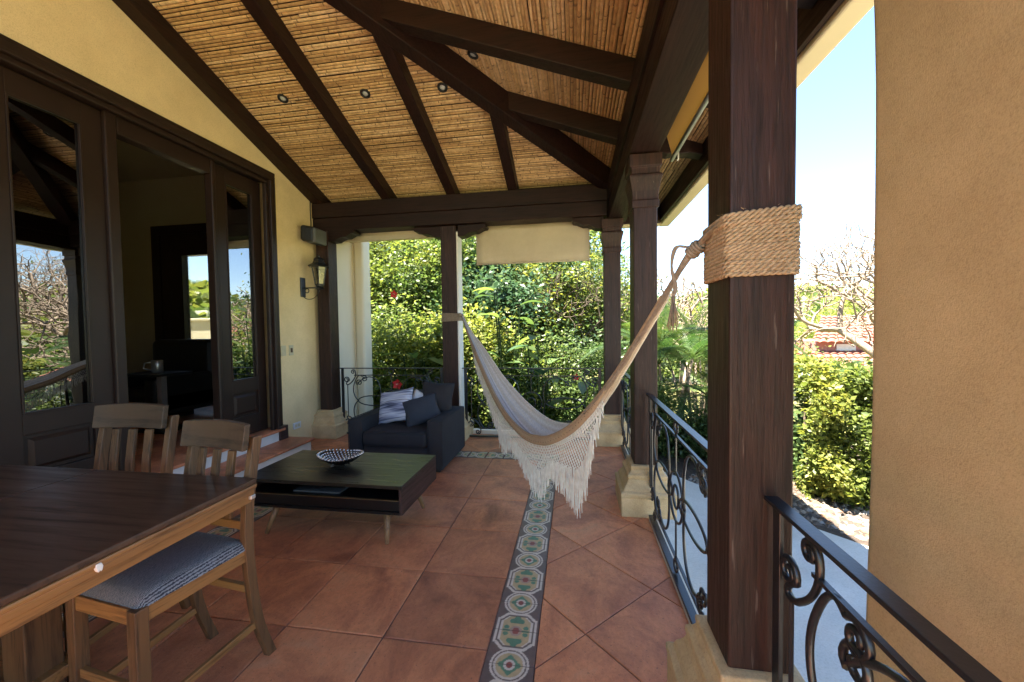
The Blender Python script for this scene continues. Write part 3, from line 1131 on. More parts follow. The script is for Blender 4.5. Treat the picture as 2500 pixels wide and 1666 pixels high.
# ================================================================== BLINDS
bl = thing("roller_blind", (-0.6, 5.66, 2.5), "beige roller blind half lowered in the right far bay", "blind", "roller blinds")
gx = MB()
nx, nz = 14, 6
vs = [(-1.42 + 1.65 * i / nx, 5.665 + 0.006 * math.sin(i * 1.3) + 0.004 * math.sin(j), 3.12 - 0.56 * j / nz) for j in range(nz + 1) for i in range(nx + 1)]
gx.add(vs, [(j * (nx + 1) + i, j * (nx + 1) + i + 1, (j + 1) * (nx + 1) + i + 1, (j + 1) * (nx + 1) + i) for j in range(nz) for i in range(nx)])
o = gx.build("cloth", M['blind'], bl, smooth=True)
s_ = o.modifiers.new("s", 'SOLIDIFY'); s_.thickness = 0.003
MB().tube([(-1.42, 5.665, 2.555), (0.23, 5.665, 2.555)], 0.012, 8).build("bottom_bar", M['blind'], bl, smooth=True)
MB().tube([(-1.5, 5.70, 3.14), (0.3, 5.70, 3.14)], 0.04, 12).build("roller", M['blind'], bl, smooth=True)
bl2 = thing("roller_blind", (-2.7, 5.70, 3.05), "beige roller blind rolled right up in the left far bay", "blind", "roller blinds")
MB().tube([(-3.58, 5.70, 3.10), (-1.92, 5.70, 3.10)], 0.055, 14).build("rolled_cloth", M['blind'], bl2, smooth=True)
MB().box(-3.58, -1.92, 5.66, 5.675, 2.99, 3.10).build("valance", M['blind'], bl2)
bl3 = thing("roller_blind", (0.86, 2.6, 3.1), "orange roller blind outside the side beam with a silver bottom bar", "blind", "roller blinds")
gy = MB()
vs = [(0.86 + 0.05 * j / nz, 1.75 + 2.07 * i / nx, 3.343 - 0.19 * j / nz) for j in range(nz + 1) for i in range(nx + 1)]
gy.add(vs, [(j * (nx + 1) + i, j * (nx + 1) + i + 1, (j + 1) * (nx + 1) + i + 1, (j + 1) * (nx + 1) + i) for j in range(nz) for i in range(nx)])
mo, nt, b = new_mat("amber blind cloth")
b.inputs["Base Color"].default_value = (0.70, 0.42, 0.16, 1)
b.inputs["Roughness"].default_value = 0.85
tr = nt.nodes.new("ShaderNodeBsdfTranslucent"); tr.inputs[0].default_value = (0.75, 0.45, 0.16, 1)
mx = nt.nodes.new("ShaderNodeMixShader"); mx.inputs[0].default_value = 0.45
nt.links.new(b.outputs[0], mx.inputs[1]); nt.links.new(tr.outputs[0], mx.inputs[2]); nt.links.new(mx.outputs[0], nt.nodes["Material Output"].inputs[0])
M['amber'] = mo
gy.build("cloth", M['amber'], bl3, smooth=True)
MB().tube([(0.912, 1.72, 3.145), (0.912, 3.86, 3.145)], 0.02, 10).build("bottom_bar", M['steel'], bl3, smooth=True)
MB().tube([(0.95, 3.78, 3.22), (0.95, 3.78, 3.12), (0.94, 3.78, 3.10)], 0.008, 6).build("pull_hook", M['whiteplastic'], bl3, smooth=True)

# ================================================================== RAILINGS
def spiral(cx, cz, r0, r1, a0, turns, n=22):
    """from radius r0 at angle a0 in to r1"""
    return [(cx + (r0 + (r1 - r0) * (i / n) ** 0.8) * math.cos(a0 + 2 * math.pi * turns * i / n),
             cz + (r0 + (r1 - r0) * (i / n) ** 0.8) * math.sin(a0 + 2 * math.pi * turns * i / n)) for i in range(n + 1)]


def railing(P0, P1, label, H=1.03, br=0.0085, ends=(True, True), zb=0.0):
    """panel from P0 to P1 (plan); local u along, z up"""
    P0, P1 = Vector((P0[0], P0[1])), Vector((P1[0], P1[1]))
    L = (P1 - P0).length
    d = (P1 - P0) / L
    nrm = Vector((-d.y, d.x))
    mid = (P0 + P1) / 2
    t = thing("iron_railing", (mid.x, mid.y, 0), label, "railing", "wrought iron balcony railings")

    def W(u, z, off=0.0):
        p = P0 + d * u + nrm * off
        return (p.x, p.y, z)

    def flat(u0, z0, u1, z1, w, h):      # w = thickness across the panel, h in plane
        b = MB()
        a, e = Vector(W(u0, z0)), Vector(W(u1, z1))
        b.bar(a, e, w, h, upv=(nrm.x, nrm.y, 0) if abs(u1 - u0) < 1e-6 else (0, 0, 1))
        return b
    o = flat(0, H - 0.008, L, H - 0.008, 0.045, 0.014).build("handrail", M['iron'], t, bevel=0.002)
    flat(0, 0.022, L, 0.022, 0.045, 0.022).build("bottom_rail", M['iron'], t, bevel=0.002)
    ib = MB()
    for s, e in ((0.24, L - 0.24),):
        for zz in (0.915, 0.135):
            ib = MB(); ib.bar(W(s, zz), W(e, zz), 0.016, 0.012); ib.build("inner_rail", M['iron'], t)
    for u in (0.05, L - 0.05):
        b = MB()
        b.bar(W(u, 0.03), W(u, H - 0.016), 0.014, 0.042, upv=(d.x, d.y, 0))
        b.build("end_bar", M['iron'], t, bevel=0.002)

    def curve(name, pts, r=br, mir=False, flipz=False):
        q = []
        for (u, z) in pts:
            if mir: u = L - u
            if flipz: z = 1.05 - z
            q.append(W(u, z))
        MB().tube(q, r, 6).build(name, M['iron'], t, smooth=True)

    for mir in (False, True):
        for fz_ in (False, True):
            # lyre scroll
            sA = spiral(0.115, 0.845, 0.012, 0.045, math.pi * 2.6, -1.35)
            low = bez((sA[-1][0], sA[-1][1]), (0.06, 0.78), (0.13, 0.745), (0.175, 0.79), 10)
            up_ = bez((0.175, 0.79), (0.235, 0.835), (0.275, 0.90), (0.262, 0.965), 10)
            sB = spiral(0.222, 0.965, 0.040, 0.010, 0.0, 1.35)
            curve("lyre_scroll", sA + low[1:] + up_[1:] + sB[1:], mir=mir, flipz=fz_)
            sC = spiral(0.405, 0.862, 0.010, 0.048, -0.4, 1.45, 24)
            # C scroll from the spiral over and down to the crossing
            e = sC[-1]
            c2 = bez(e, (0.38, 0.93), (0.27, 0.93), (0.235, 0.82), 8) if False else bez((e[0], e[1]), (e[0] - 0.03, 0.925), (0.30, 0.935), (0.245, 0.80), 10)
            c3 = bez((0.245, 0.80), (0.20, 0.69), (0.225, 0.58), (0.30, 0.525), 12)
            curve("c_scroll", sC + c2[1:] + c3[1:], mir=mir, flipz=fz_)
        u = L - 0.13 if mir else 0.13
        b = MB(); b.tube([W(u, 0.77), W(u, 0.28)], 0.007, 6); b.build("upright", M['iron'], t)
        # horizontal eye
        curve("eye_scroll", [(0.30 + 0.25 - 0.25 * math.cos(a), 0.525 + 0.075 * math.sin(a)) for a in [2 * math.pi * i / 30 for i in range(31)]], mir=mir)
    # centre motif
    c = L / 2
    def ring(cu, cz, r, n=28, rx=1.0):
        return [(cu + rx * r * math.cos(2 * math.pi * i / n), cz + r * math.sin(2 * math.pi * i / n)) for i in range(n + 1)]
    curve("centre_ring", ring(c, 0.525, 0.155))
    curve("centre_ring", ring(c, 0.525, 0.072, 20, 0.85))
    curve("small_ring", ring(c, 0.968, 0.038, 16))
    curve("small_ring", ring(c, 0.085, 0.038, 16))
    for z0_, z1_ in ((0.93, 0.68), (0.37, 0.12)):
        b = MB(); b.tube([W(c, z0_), W(c, z1_)], 0.007, 6); b.build("upright", M['iron'], t)
    for s in (-1, 1):
        for fz_ in (False, True):
            sD = spiral(0.52, 0.80, 0.010, 0.050, 1.2, -1.3, 22)
            e = sD[-1]
            a1 = bez(e, (0.44, 0.915), (0.27, 0.93), (0.205, 0.80), 12)
            a2 = bez((0.205, 0.80), (0.165, 0.70), (0.165, 0.62), (0.195, 0.525), 10)
            pts = [(c + s * p[0], p[1]) for p in sD + a1[1:] + a2[1:]]
            curve("arch_scroll", pts, flipz=fz_)
    return t


railing((-3.58, 5.49), (-1.90, 5.53), "iron scroll railing between the wall post and the armchair post")
railing((-1.63, 5.53), (0.40, 5.53), "iron scroll railing across the far end behind the hammock")
railing((0.62, 5.38), (0.62, 3.72), "iron scroll side railing between the corner post and middle post")
railing((0.625, 3.43), (0.625, 1.66), "iron scroll side railing between middle post and rope wrapped post")
railing((0.645, 1.40), (0.645, -0.45), "iron scroll side railing nearest the viewer beside the tan wall", br=0.0105)

# ================================================================== RIGHT WALL
rw = MB()
nz_, na = 26, 8
prof = []
xw = 0.86
ring_pts = []
for j in range(nz_ + 1):
    z = -0.62 + (3.36 + 0.62) * j / nz_
    yy = 1.315 + 0.022 * math.exp(-((z - 2.75) / 0.35) ** 2) + 0.006 * math.sin(z * 2.1) - 0.012 * math.exp(-((z - 1.25) / .5) ** 2)
    rr = 0.035
    row = [(xw, 0.55, z)]
    for i in range(14):
        row.append((xw, 0.55 + (yy - rr - 0.55) * (i + 1) / 14, z))
    for k in range(1, na + 1):
        a = math.pi / 2 * k / na
        row.append((xw + rr - rr * math.cos(a), yy - rr + rr * math.sin(a), z))
    row.append((xw + 0.45, yy, z))
    row.append((xw + 0.45, 0.55, z))
    ring_pts.append(row)
n = len(ring_pts[0])
vs = [p for row in ring_pts for p in row]
fs = [(j * n + i, j * n + (i + 1) % n, (j + 1) * n + (i + 1) % n, (j + 1) * n + i) for j in range(nz_) for i in range(n)]
fs += [tuple(range(n)), tuple(nz_ * n + i for i in range(n))]
rw.add(vs, fs)
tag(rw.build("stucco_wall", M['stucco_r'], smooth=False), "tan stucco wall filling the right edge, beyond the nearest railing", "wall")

# ================================================================== WALL FITTINGS
sp = thing("speaker", (-3.86, 5.12, 2.98), "grey and black outdoor speaker mounted above the wall lantern", "speaker")
b = MB().box(-3.80, -3.60, 4.98, 5.26, 2.87, 3.10)
b.xf(lambda p: (p[0], p[1] + (0.03 if p[0] > -3.7 else 0), p[2] + (-0.03 if p[0] > -3.7 else 0.01)))
b.build("cabinet", M['black'], sp, bevel=0.04, seg=4)
g_ = MB().box(-3.70, -3.585, 5.015, 5.285, 2.85, 3.06)
g_.build("grille", M['grey'], sp, bevel=0.02, seg=3)
MB().box(-3.858, -3.79, 5.08, 5.16, 2.93, 3.03).build("bracket", M['black'], sp)
cb = tag(MB().tube([(-3.85, 5.30, 3.62), (-3.848, 5.29, 3.4), (-3.85, 5.30, 3.2), (-3.83, 5.26, 3.02)], 0.008, 6).build("speaker_cable", M['black'], smooth=True),
         "black cable running down the wall to the speaker", "cable")

lt = thing("wall_lantern", (-3.86, 5.08, 2.2), "black carriage lantern on a wall bracket below the grey speaker", "lantern")
cx_, cy_ = -3.585, 5.08
pl = MB().box(-3.859, -3.84, 5.03, 5.13, 2.09, 2.37)
pl.build("back_plate", M['iron'], lt, bevel=0.03, seg=4)
ar = MB().tube([(-3.845, cy_, 2.22), (cx_, cy_, 2.22)], 0.009, 8)
ar.tube(bez((-3.845, cy_, 2.10), (-3.78, cy_, 2.02), (-3.62, cy_, 2.05), (cx_, cy_, 2.20), 14), 0.005, 6)
ar.tube([(cx_ + a, cy_, 2.16 + b_) for a, b_ in [(-0.20 + 0.03 * math.cos(t), 0.02 + 0.03 * math.sin(t)) for t in [i * 0.45 for i in range(15)]]], 0.006, 6)
ar.build("bracket_arm", M['iron'], lt, smooth=True)
MB().lathe([(0.02, 2.195), (0.05, 2.20), (0.065, 2.212), (0.03, 2.222), (0.05, 2.235), (0.055, 2.26)], cx_, cy_, 12).build("base_cup", M['iron'], lt)
cg = MB()
hb, ht = 0.062, 0.104
zb_, zt_ = 2.26, 2.51
for i in range(6):
    a = math.pi / 3 * i
    cg.tube([(cx_ + hb * math.cos(a), cy_ + hb * math.sin(a), zb_), (cx_ + ht * math.cos(a), cy_ + ht * math.sin(a), zt_)], 0.006, 4)
cg.lathe([(hb + 0.004, zb_ - 0.004), (hb + 0.008, zb_ + 0.008)], cx_, cy_, 6)
cg.lathe([(ht, zt_ - 0.006), (ht + 0.006, zt_ + 0.006)], cx_, cy_, 6)
cg.build("cage", M['iron'], lt)
MB().lathe([(hb - 0.003, zb_ + .004), (ht - 0.004, zt_ - .004)], cx_, cy_, 6, cap=False).build("lantern_glass", M['clear'], lt)
MB().lathe([(0.012, zb_), (0.013, 2.37), (0.018, 2.40), (0.012, 2.45), (0.003, 2.47)], cx_, cy_, 10).build("bulb", M['ivory'], lt, smooth=True)
MB().lathe([(0.155, 2.512), (0.15, 2.525), (0.09, 2.56), (0.07, 2.61), (0.078, 2.615), (0.05, 2.645), (0.012, 2.65), (0.014, 2.67), (0.002, 2.69)], cx_, cy_, 6).build("cap", M['iron'], lt)

o = thing("switch_plate", (-3.86, 4.665, 1.34), "blank ivory switch plate next to the door casing", "switch")
MB().box(-3.859, -3.85, 4.62, 4.71, 1.27, 1.41).build("plate", M['ivory'], o, bevel=0.003)
o = thing("switch_plate", (-3.86, 4.80, 1.34), "narrow ivory plate with a brown rocker, right of the blank plate", "switch")
MB().box(-3.859, -3.85, 4.77, 4.85, 1.27, 1.41).build("plate", M['ivory'], o, bevel=0.003)
MB().box(-3.85, -3.842, 4.795, 4.825, 1.31, 1.37).build("rocker", M['oakz'], o)
o = thing("wall_outlet", (-3.86, 4.87, 0.28), "white power outlet low on the wall above the step", "outlet")
MB().box(-3.859, -3.847, 4.80, 4.95, 0.235, 0.325).build("plate", M['whiteplastic'], o, bevel=0.004)
for ya in (4.83, 4.885): MB().box(-3.847, -3.845, ya, ya + 0.04, 0.26, 0.30).build("socket", M['ivory'], o)

# ================================================================== ARMCHAIR
ac = thing("armchair", (-2.0, 4.5, 0), "charcoal blue upholstered armchair with square arms by the far railing", "armchair")
MB().box(-1.62, -1.445, 4.07, 4.98, 0.03, 0.58).build("armrest", M['sofa'], ac, bevel=0.025, seg=3, smooth=True)
MB().box(-2.57, -2.395, 4.07, 4.98, 0.03, 0.58).build("armrest", M['sofa'], ac, bevel=0.025, seg=3, smooth=True)
MB().box(-2.393, -1.622, 4.09, 4.9, 0.03, 0.275).build("seat_base", M['sofa'], ac, bevel=0.012, seg=2, smooth=True)
sc_ = MB()
N = 14
def cushion_pts(cx, cy, cz, hx, hy, hz, p=6):
    vs, fs = [], []
    for s in (-1, 1):
        for j in range(N + 1):
            for i in range(N + 1):
                u, v = i / N * 2 - 1, j / N * 2 - 1
                e = (1 - abs(u) ** p) ** 0.35 * (1 - abs(v) ** p) ** 0.35
                vs.append((cx + u * hx, cy + v * hy, cz + s * hz * e))
    for s in (0, 1):
        o = s * (N + 1) ** 2
        for j in range(N):
            for i in range(N):
                a = o + j * (N + 1) + i
                fs.append((a, a + 1, a + N + 2, a + N + 1) if s else (a, a + N + 1, a + N + 2, a + 1))
    return vs, fs
MB().box(-2.39, -1.625, 4.045, 4.80, 0.28, 0.455).build("seat_cushion", M['sofa'], ac, bevel=0.045, seg=4, smooth=True)
bkc = MB().box(-2.39, -1.625, 4.72, 4.97, 0.28, 0.80)
bkc.build("backrest", M['sofa'], ac, bevel=0.05, seg=4, smooth=True)
for xa in (-1.62, -1.445, -2.57, -2.395):
    pp_ = catmull([(xa, 4.074, 0.10), (xa, 4.071, 0.40), (xa, 4.075, 0.545), (xa, 4.12, 0.577), (xa, 4.5, 0.579), (xa, 4.95, 0.577)], 4)
    xo = 0.004 * (1 if xa in (-1.62, -2.57) else -1)
    MB().tube([(p.x + xo, p.y, p.z) for p in pp_], 0.0042, 6).build("piping", M['sofa'], ac, smooth=True)
MB().tube([(-2.36, 4.047, 0.445), (-2.0, 4.040, 0.449), (-1.655, 4.047, 0.445)], 0.0042, 6).build("piping", M['sofa'], ac, smooth=True)
MB().tube([(-2.36, 4.047, 0.292), (-2.0, 4.042, 0.290), (-1.655, 4.047, 0.292)], 0.0042, 6).build("piping", M['sofa'], ac, smooth=True)
for x in (-2.50, -1.52):
    for y in (4.14, 4.9):
        MB().box(x - 0.025, x + 0.025, y - 0.025, y + 0.025, 0.0, 0.03).build("foot", M['black'], ac)


def pillow(name, loc, size, rot, mat, label, group=None, th=0.085):
    hx = size[0] / 2; hz = size[1] / 2
    vs, fs = [], []
    n = 16
    rnd = random.Random(len(name) + int(loc[0] * 100))
    for s in (-1, 1):
        for j in range(n + 1):
            for i in range(n + 1):
                u, v = i / n * 2 - 1, j / n * 2 - 1
                e = max(0.0, (1 - u * u)) ** 0.45 * max(0.0, (1 - v * v)) ** 0.45
                pinch = 1 - 0.10 * (1 - abs(u * v)) * max(abs(u), abs(v)) ** 3
                wr = 0.006 * math.sin(5 * u + 7 * v + loc[0]) * e
                vs.append((u * hx * pinch, s * th * e + wr, v * hz * pinch))
    for s in (0, 1):
        o = s * (n + 1) ** 2
        for j in range(n):
            for i in range(n):
                a = o + j * (n + 1) + i
                fs.append((a, a + 1, a + n + 2, a + n + 1) if not s else (a, a + n + 1, a + n + 2, a + 1))
    b = MB(); b.add(vs, fs)
    ob = b.build(name, mat, smooth=True)
    ob.location = loc
    ob.rotation_euler = rot
    bm = bmesh.new(); bm.from_mesh(ob.data)
    bmesh.ops.remove_doubles(bm, verts=bm.verts, dist=0.0005)
    bmesh.ops.recalc_face_normals(bm, faces=bm.faces)
    bm.to_mesh(ob.data); bm.free()
    return tag(ob, label, "cushion", group)


pillow("cushion", (-2.19, 4.50, 0.655), (0.50, 0.42), (R(-24), R(-11), R(-10)), M['stripe'], "blue and white striped cushion leaning in the armchair", "cushions on the armchair")
pillow("cushion", (-1.84, 4.47, 0.62), (0.44, 0.36), (R(-30), R(-12), R(28)), M['navy'], "slate blue cushion at the front, leaning on the right arm", "cushions on the armchair")
pillow("cushion", (-1.94, 4.62, 0.655), (0.24, 0.34), (R(-16), R(28), R(30)), M['whitecloth'], "white cushion whose corner peeks out behind the slate cushion", "cushions on the armchair", 0.05)
pillow("cushion", (-1.72, 4.70, 0.735), (0.42, 0.40), (R(-14), R(4), R(6)), M['sofa'], "charcoal cushion at the back right of the armchair", "cushions on the armchair")

# ================================================================== COFFEE TABLE
ct = thing("coffee_table", (-1.95, 3.02, 0), "low black brown coffee table with an open front shelf and splayed legs", "table")
cx0, cx1, cy0, cy1 = -2.62, -1.265, 2.665, 3.385
MB().box(cx0, cx1, cy0, cy1, 0.418, 0.445).build("tabletop", M['coffee'], ct, bevel=0.002)
MB().box(cx1 - 0.025, cx1 - 0.0005, cy0 + 0.0005, cy1, 0.225, 0.4175).build("side_panel", M['coffee_side'], ct, bevel=0.002)
MB().box(cx0 + 0.0005, cx0 + 0.025, cy0 + 0.0005, cy1, 0.225, 0.4175).build("side_panel", M['coffee_side'], ct, bevel=0.002)
MB().box(cx0 + 0.026, cx1 - 0.026, cy0 + 0.001, cy1, 0.225, 0.245).box(cx0 + 0.026, cx1 - 0.026, cy1 - 0.02, cy1, 0.246, 0.417).build("body", M['inside'], ct)
MB().box(cx0 + 0.03, cx1 - 0.026, cy0 + 0.012, cy0 + 0.03, 0.246, 0.325).build("drawer_front", M['inside'], ct, bevel=0.002)
MB().box(cx0 + 0.03, cx1 - 0.03, cy0 + 0.008, cy0 + 0.032, 0.326, 0.331).build("brass_trim", M['brass'], ct)
MB().box(cx0 + 0.03, cx1 - 0.03, cy0 + 0.033, cy1 - 0.021, 0.318, 0.325).build("shelf", M['inside'], ct)
for (x, y, dx, dy) in ((cx1 - 0.17, cy0 + 0.10, 0.045, -0.10), (cx0 + 0.25, cy0 + 0.10, -0.05, -0.08), (cx1 - 0.17, cy1 - 0.12, 0.09, 0.0), (cx0 + 0.22, cy1 - 0.12, -0.06, 0.05)):
    MB().tube([(x, y, 0.226), (x + dx, y + dy, 0.002)], [0.029, 0.014], 12).build("leg", M['leg'], ct, smooth=True)
lap = tag(MB().box(-2.22, -1.82, 2.74, 3.02, 0.3255, 0.338).build("dark_tray", M['steel'] if False else M['grey'], bevel=0.004), "thin dark flat tray lying inside the coffee table's open shelf", "tray")

bw = thing("bowl", (-1.99, 3.03, 0.445), "silver beaded oval bowl on the coffee table", "bowl")
b = MB()
sh = MB()
rb = random.Random(5)
na_, nr_ = 30, 7
vs, fs = [], []
for j in range(nr_ + 1):
    t = 0.18 + 0.82 * j / nr_
    for i in range(na_):
        a = 2 * math.pi * i / na_
        vs.append((-1.99 + 0.185 * t * math.cos(a), 3.03 + 0.13 * t * math.sin(a), 0.453 + 0.062 * t ** 2.0 + 0.022 * t ** 3 * abs(math.cos(a))))
for j in range(nr_):
    for i in range(na_):
        l = (i + 1) % na_
        fs.append((j * na_ + i, j * na_ + l, (j + 1) * na_ + l, (j + 1) * na_ + i))
fs.append(tuple(range(na_)))
sh.add(vs, fs)
so = sh.build("shell", M['pewter'], bw, smooth=True)
md = so.modifiers.new("s", 'SOLIDIFY'); md.thickness = 0.004
for j in range(1, nr_ + 1):
    t = 0.18 + 0.82 * j / nr_
    k = 8 + j * 4
    for i in range(k):
        a = 2 * math.pi * (i + 0.5 * (j % 2)) / k
        c = (-1.99 + 0.187 * t * math.cos(a), 3.03 + 0.132 * t * math.sin(a), 0.459 + 0.062 * t ** 2.0 + 0.022 * t ** 3 * abs(math.cos(a)))
        b.sphere((c[0], c[1], c[2] + 0.006), 0.0095, 6, 4, (1, 1, 1.2))
        if j == nr_: b.sphere((c[0] + 0.008 * math.cos(a), c[1] + 0.008 * math.sin(a), c[2] + 0.006), 0.0085, 6, 4)
tag(b.build("bead", M['chrome'], bw, smooth=True), kind='stuff')
f_ = MB()
for a in (0.5, 2.6, 4.0, 5.6):
    f_.tube([(-1.99 + 0.06 * math.cos(a), 3.03 + 0.04 * math.sin(a), 0.456), (-1.99 + 0.09 * math.cos(a), 3.03 + 0.06 * math.sin(a), 0.446)], 0.004, 5)
f_.build("foot", M['chrome'], bw)

# ================================================================== DINING TABLE
dt = thing("dining_table", (-2.6, 0.85, 0), "tall dark topped dining table with honey coloured edge, left foreground", "table")
tx0, tx1, ty0, ty1 = -3.55, -1.447, 0.15, 1.560
MB().box(-2.33, tx1, ty0, ty1, 0.905, 0.930).build("tabletop", M['table_top'], dt, bevel=0.006, seg=3)
MB().box(tx0, -2.333, ty0, ty1, 0.905, 0.930).build("tabletop", M['table_top'], dt, bevel=0.003, seg=2)
e = MB()
e.box(tx1 - 0.035, tx1 + 0.001, ty0, ty1 + 0.001, 0.885, 0.9045).build("edge_moulding", M['oaky'], dt, bevel=0.006, seg=2)
MB().box(tx1 - 0.06, tx1 - 0.008, ty0 + 0.01, ty1 - 0.008, 0.856, 0.8845).build("edge_moulding", M['oaky'], dt, bevel=0.004)
MB().box(tx1 - 0.075, tx1 - 0.018, ty0 + 0.02, ty1 - 0.015, 0.822, 0.8555).build("apron", M['oaky'], dt, bevel=0.003)
MB().box(tx0, tx1 - 0.08, ty1 - 0.06, ty1 - 0.02, 0.83, 0.904).build("apron", M['oak'], dt, bevel=0.003)
MB().box(tx0 + 0.1, tx1 - 0.1, ty0 + 0.1, ty1 - 0.1, 0.89, 0.9045).build("under_top", M['oak'], dt)
for (x, y) in ((-2.25, 1.25), (-2.75, 1.25), (-2.25, 0.55), (-2.75, 0.55)):
    MB().box(x - 0.06, x + 0.06, y - 0.06, y + 0.06, 0.0, 0.889).build("leg", M['oakz'], dt, bevel=0.005)
MB().box(-2.85, -2.15, 0.45, 1.35, 0.14, 0.19).build("lower_shelf", M['oak'], dt, bevel=0.004)
cl = MB()
cl.prism([(0.905, 0.905), (0.93, 0.905), (0.938, 0.885), (0.934, 0.868), (0.928, 0.858), (0.923, 0.872), (0.916, 0.858), (0.909, 0.868), (0.903, 0.885)], 'yz', tx1 - 0.008, tx1 + 0.008)
cl.v = [(x - 0.004 * (x > tx1), 0.955 + (y - 0.92) * 0.55, 0.885 + (z - 0.885) * 0.6) for x, y, z in cl.v]
cl.build("leaf_clip", M['whiteplastic'], dt, bevel=0.002)
MB().box(tx1 - 0.03, tx1 - 0.005, ty1 - 0.03, ty1 - 0.004, 0.838, 0.856).build("corner_clip", M['steel'], dt, bevel=0.003)

# ================================================================== CHAIRS
ch = thing("dining_chair", (0, 0, 0), "counter height wooden chair with blue grey seat tucked under the table corner", "chair", "tall dining chairs along the table")


def leg_poly(ctr, wx, wy, x, mat, nm):
    b = MB()
    n = len(ctr)
    vs, fs = [], []
    for (y, z) in ctr:
        for i, j in ((-1, -1), (1, -1), (1, 1), (-1, 1)):
            vs.append((x + i * wx / 2, y + j * wy / 2, z))
    for k in range(n - 1):
        for i in range(4):
            j = (i + 1) % 4
            fs.append((4 * k + i, 4 * k + j, 4 * k + 4 + j, 4 * k + 4 + i))
    fs += [(3, 2, 1, 0), tuple(4 * (n - 1) + i for i in range(4))]
    b.add(vs, fs)
    return b.build(nm, mat, ch, bevel=0.004)


rear = [(p.y, p.z) for p in catmull([(0, 0.30, 0.0), (0, 0.235, 0.22), (0, 0.205, 0.48), (0, 0.20, 0.66), (0, 0.215, 0.84), (0, 0.262, 1.10)], 5)]
for s in (-1, 1):
    leg_poly(rear, 0.036, 0.045, s * 0.205, M['oakz'], "rear_leg")
    leg_poly([(-0.22, 0.0), (-0.22, 0.59)], 0.052, 0.045, s * 0.185, M['oakz'], "front_leg")
# crest rail, slightly bowed
b = MB()
n = 12
vs, fs = [], []
for i in range(n + 1):
    u = i / n * 2 - 1
    bow = 0.022 * u * u
    for (dy, z) in ((-0.032, 1.045), (0.0, 1.045), (0.018, 1.165), (-0.012, 1.165)):
        vs.append((u * 0.228, 0.238 - bow + dy + 0.0, z + (0.008 * (1 - u * u) if z > 1.1 else 0)))
for i in range(n):
    for k in range(4):
        l = (k + 1) % 4
        fs.append((i * 4 + k, i * 4 + l, (i + 1) * 4 + l, (i + 1) * 4 + k))
fs += [(3, 2, 1, 0), tuple(n * 4 + k for k in range(4))]
b.add(vs, fs)
b.v = [(x_ * 0.93, y_, z_) for x_, y_, z_ in b.v]
b.build("crest_rail", M['chair_top'], ch, bevel=0.004)
for x in (-0.10, 0.0, 0.10):
    bb = MB()
    bb.add([(x + i * 0.022, yy + j * 0.008, zz) for (yy, zz) in ((0.19, 0.72), (0.195, 0.86), (0.222, 1.035)) for i, j in ((-1, -1), (1, -1), (1, 1), (-1, 1))],
           [(k * 4 + i, k * 4 + (i + 1) % 4, k * 4 + 4 + (i + 1) % 4, k * 4 + 4 + i) for k in range(2) for i in range(4)] + [(3, 2, 1, 0), (8, 9, 10, 11)])
    bb.build("back_slat", M['oakz'], ch, bevel=0.003)
MB().box(-0.19, 0.19, 0.18, 0.205, 0.68, 0.72).build("lower_back_rail", M['oak'], ch, bevel=0.003)
MB().box(-0.183, 0.183, 0.188, 0.215, 0.53, 0.59).build("seat_rail", M['oak'], ch, bevel=0.003)
MB().box(-0.16, 0.16, -0.235, -0.210, 0.53, 0.59).build("seat_rail", M['oak'], ch, bevel=0.003)
for s in (-1, 1):
    b = MB(); b.bar((s * 0.193, -0.20, 0.56), (s * 0.203, 0.185, 0.56), 0.024, 0.06); b.build("seat_rail", M['oaky'], ch, bevel=0.003)
    b = MB(); b.bar((s * 0.187, -0.20, 0.17), (s * 0.205, 0.235, 0.20), 0.02, 0.032); b.build("stretcher", M['oaky'], ch, bevel=0.003)
MB().box(-0.185, 0.185, 0.205, 0.228, 0.36, 0.395).build("stretcher", M['oak'], ch, bevel=0.003)
MB().box(-0.16, 0.16, -0.232, -0.212, 0.26, 0.295).build("stretcher", M['oak'], ch, bevel=0.003)
vs, fs = [], []
n = 18
for s in (0, 1):
    for j in range(n + 1):
        for i in range(n + 1):
            u, v = i / n * 2 - 1, j / n * 2 - 1
            e = (1 - abs(u) ** 5) ** 0.4 * (1 - abs(v) ** 5) ** 0.4
            hx = 0.215 + 0.008 * v
            vs.append((u * hx, -0.005 + v * 0.222, 0.588 + (0.055 * e if s else 0)))
for s in (0, 1):
    o_ = s * (n + 1) ** 2
    for j in range(n):
        for i in range(n):
            a = o_ + j * (n + 1) + i
            fs.append((a, a + 1, a + n + 2, a + n + 1))
b = MB(); b.add(vs, fs)
b.build("seat_cushion", M['seat'], ch, smooth=True)
c2 = copy_tree(ch)
ch.location = (-1.74, 1.40, 0)
ch.scale = (0.94, 1, 1)
ch.rotation_euler = (0, 0, R(-7))
c2.location = (-2.43, 1.58, 0)
c2.rotation_euler = (0, 0, R(4))
c2.scale = (1.0, 1.0, 1.03)
c2['label'] = "wooden slat back chair beside the open doorway, farther along the table"

# ================================================================== ROPE WRAP
rwp = thing("rope_wrap", (0.621, 1.5275, 1.87), "thick tan rope wound in a band round the near post", "rope")
hx, hy = 0.101 + 0.008, 0.1125 + 0.008
rr = 0.022


def loop_pts(z0, tilt, dr=0.0, n=150):
    """rounded rectangle in plan"""
    per = 4 * (hx + hy)
    pts = []
    for i in range(n):
        a = 2 * math.pi * i / n
        c, s = math.cos(a), math.sin(a)
        p = 9.0
        q = (abs(c / (hx + dr)) ** p + abs(s / (hy + dr)) ** p) ** (-1 / p)
        x, y = q * c, q * s
        pts.append((x, y, z0 + tilt * (x + hx) / (2 * hx)))
    return pts


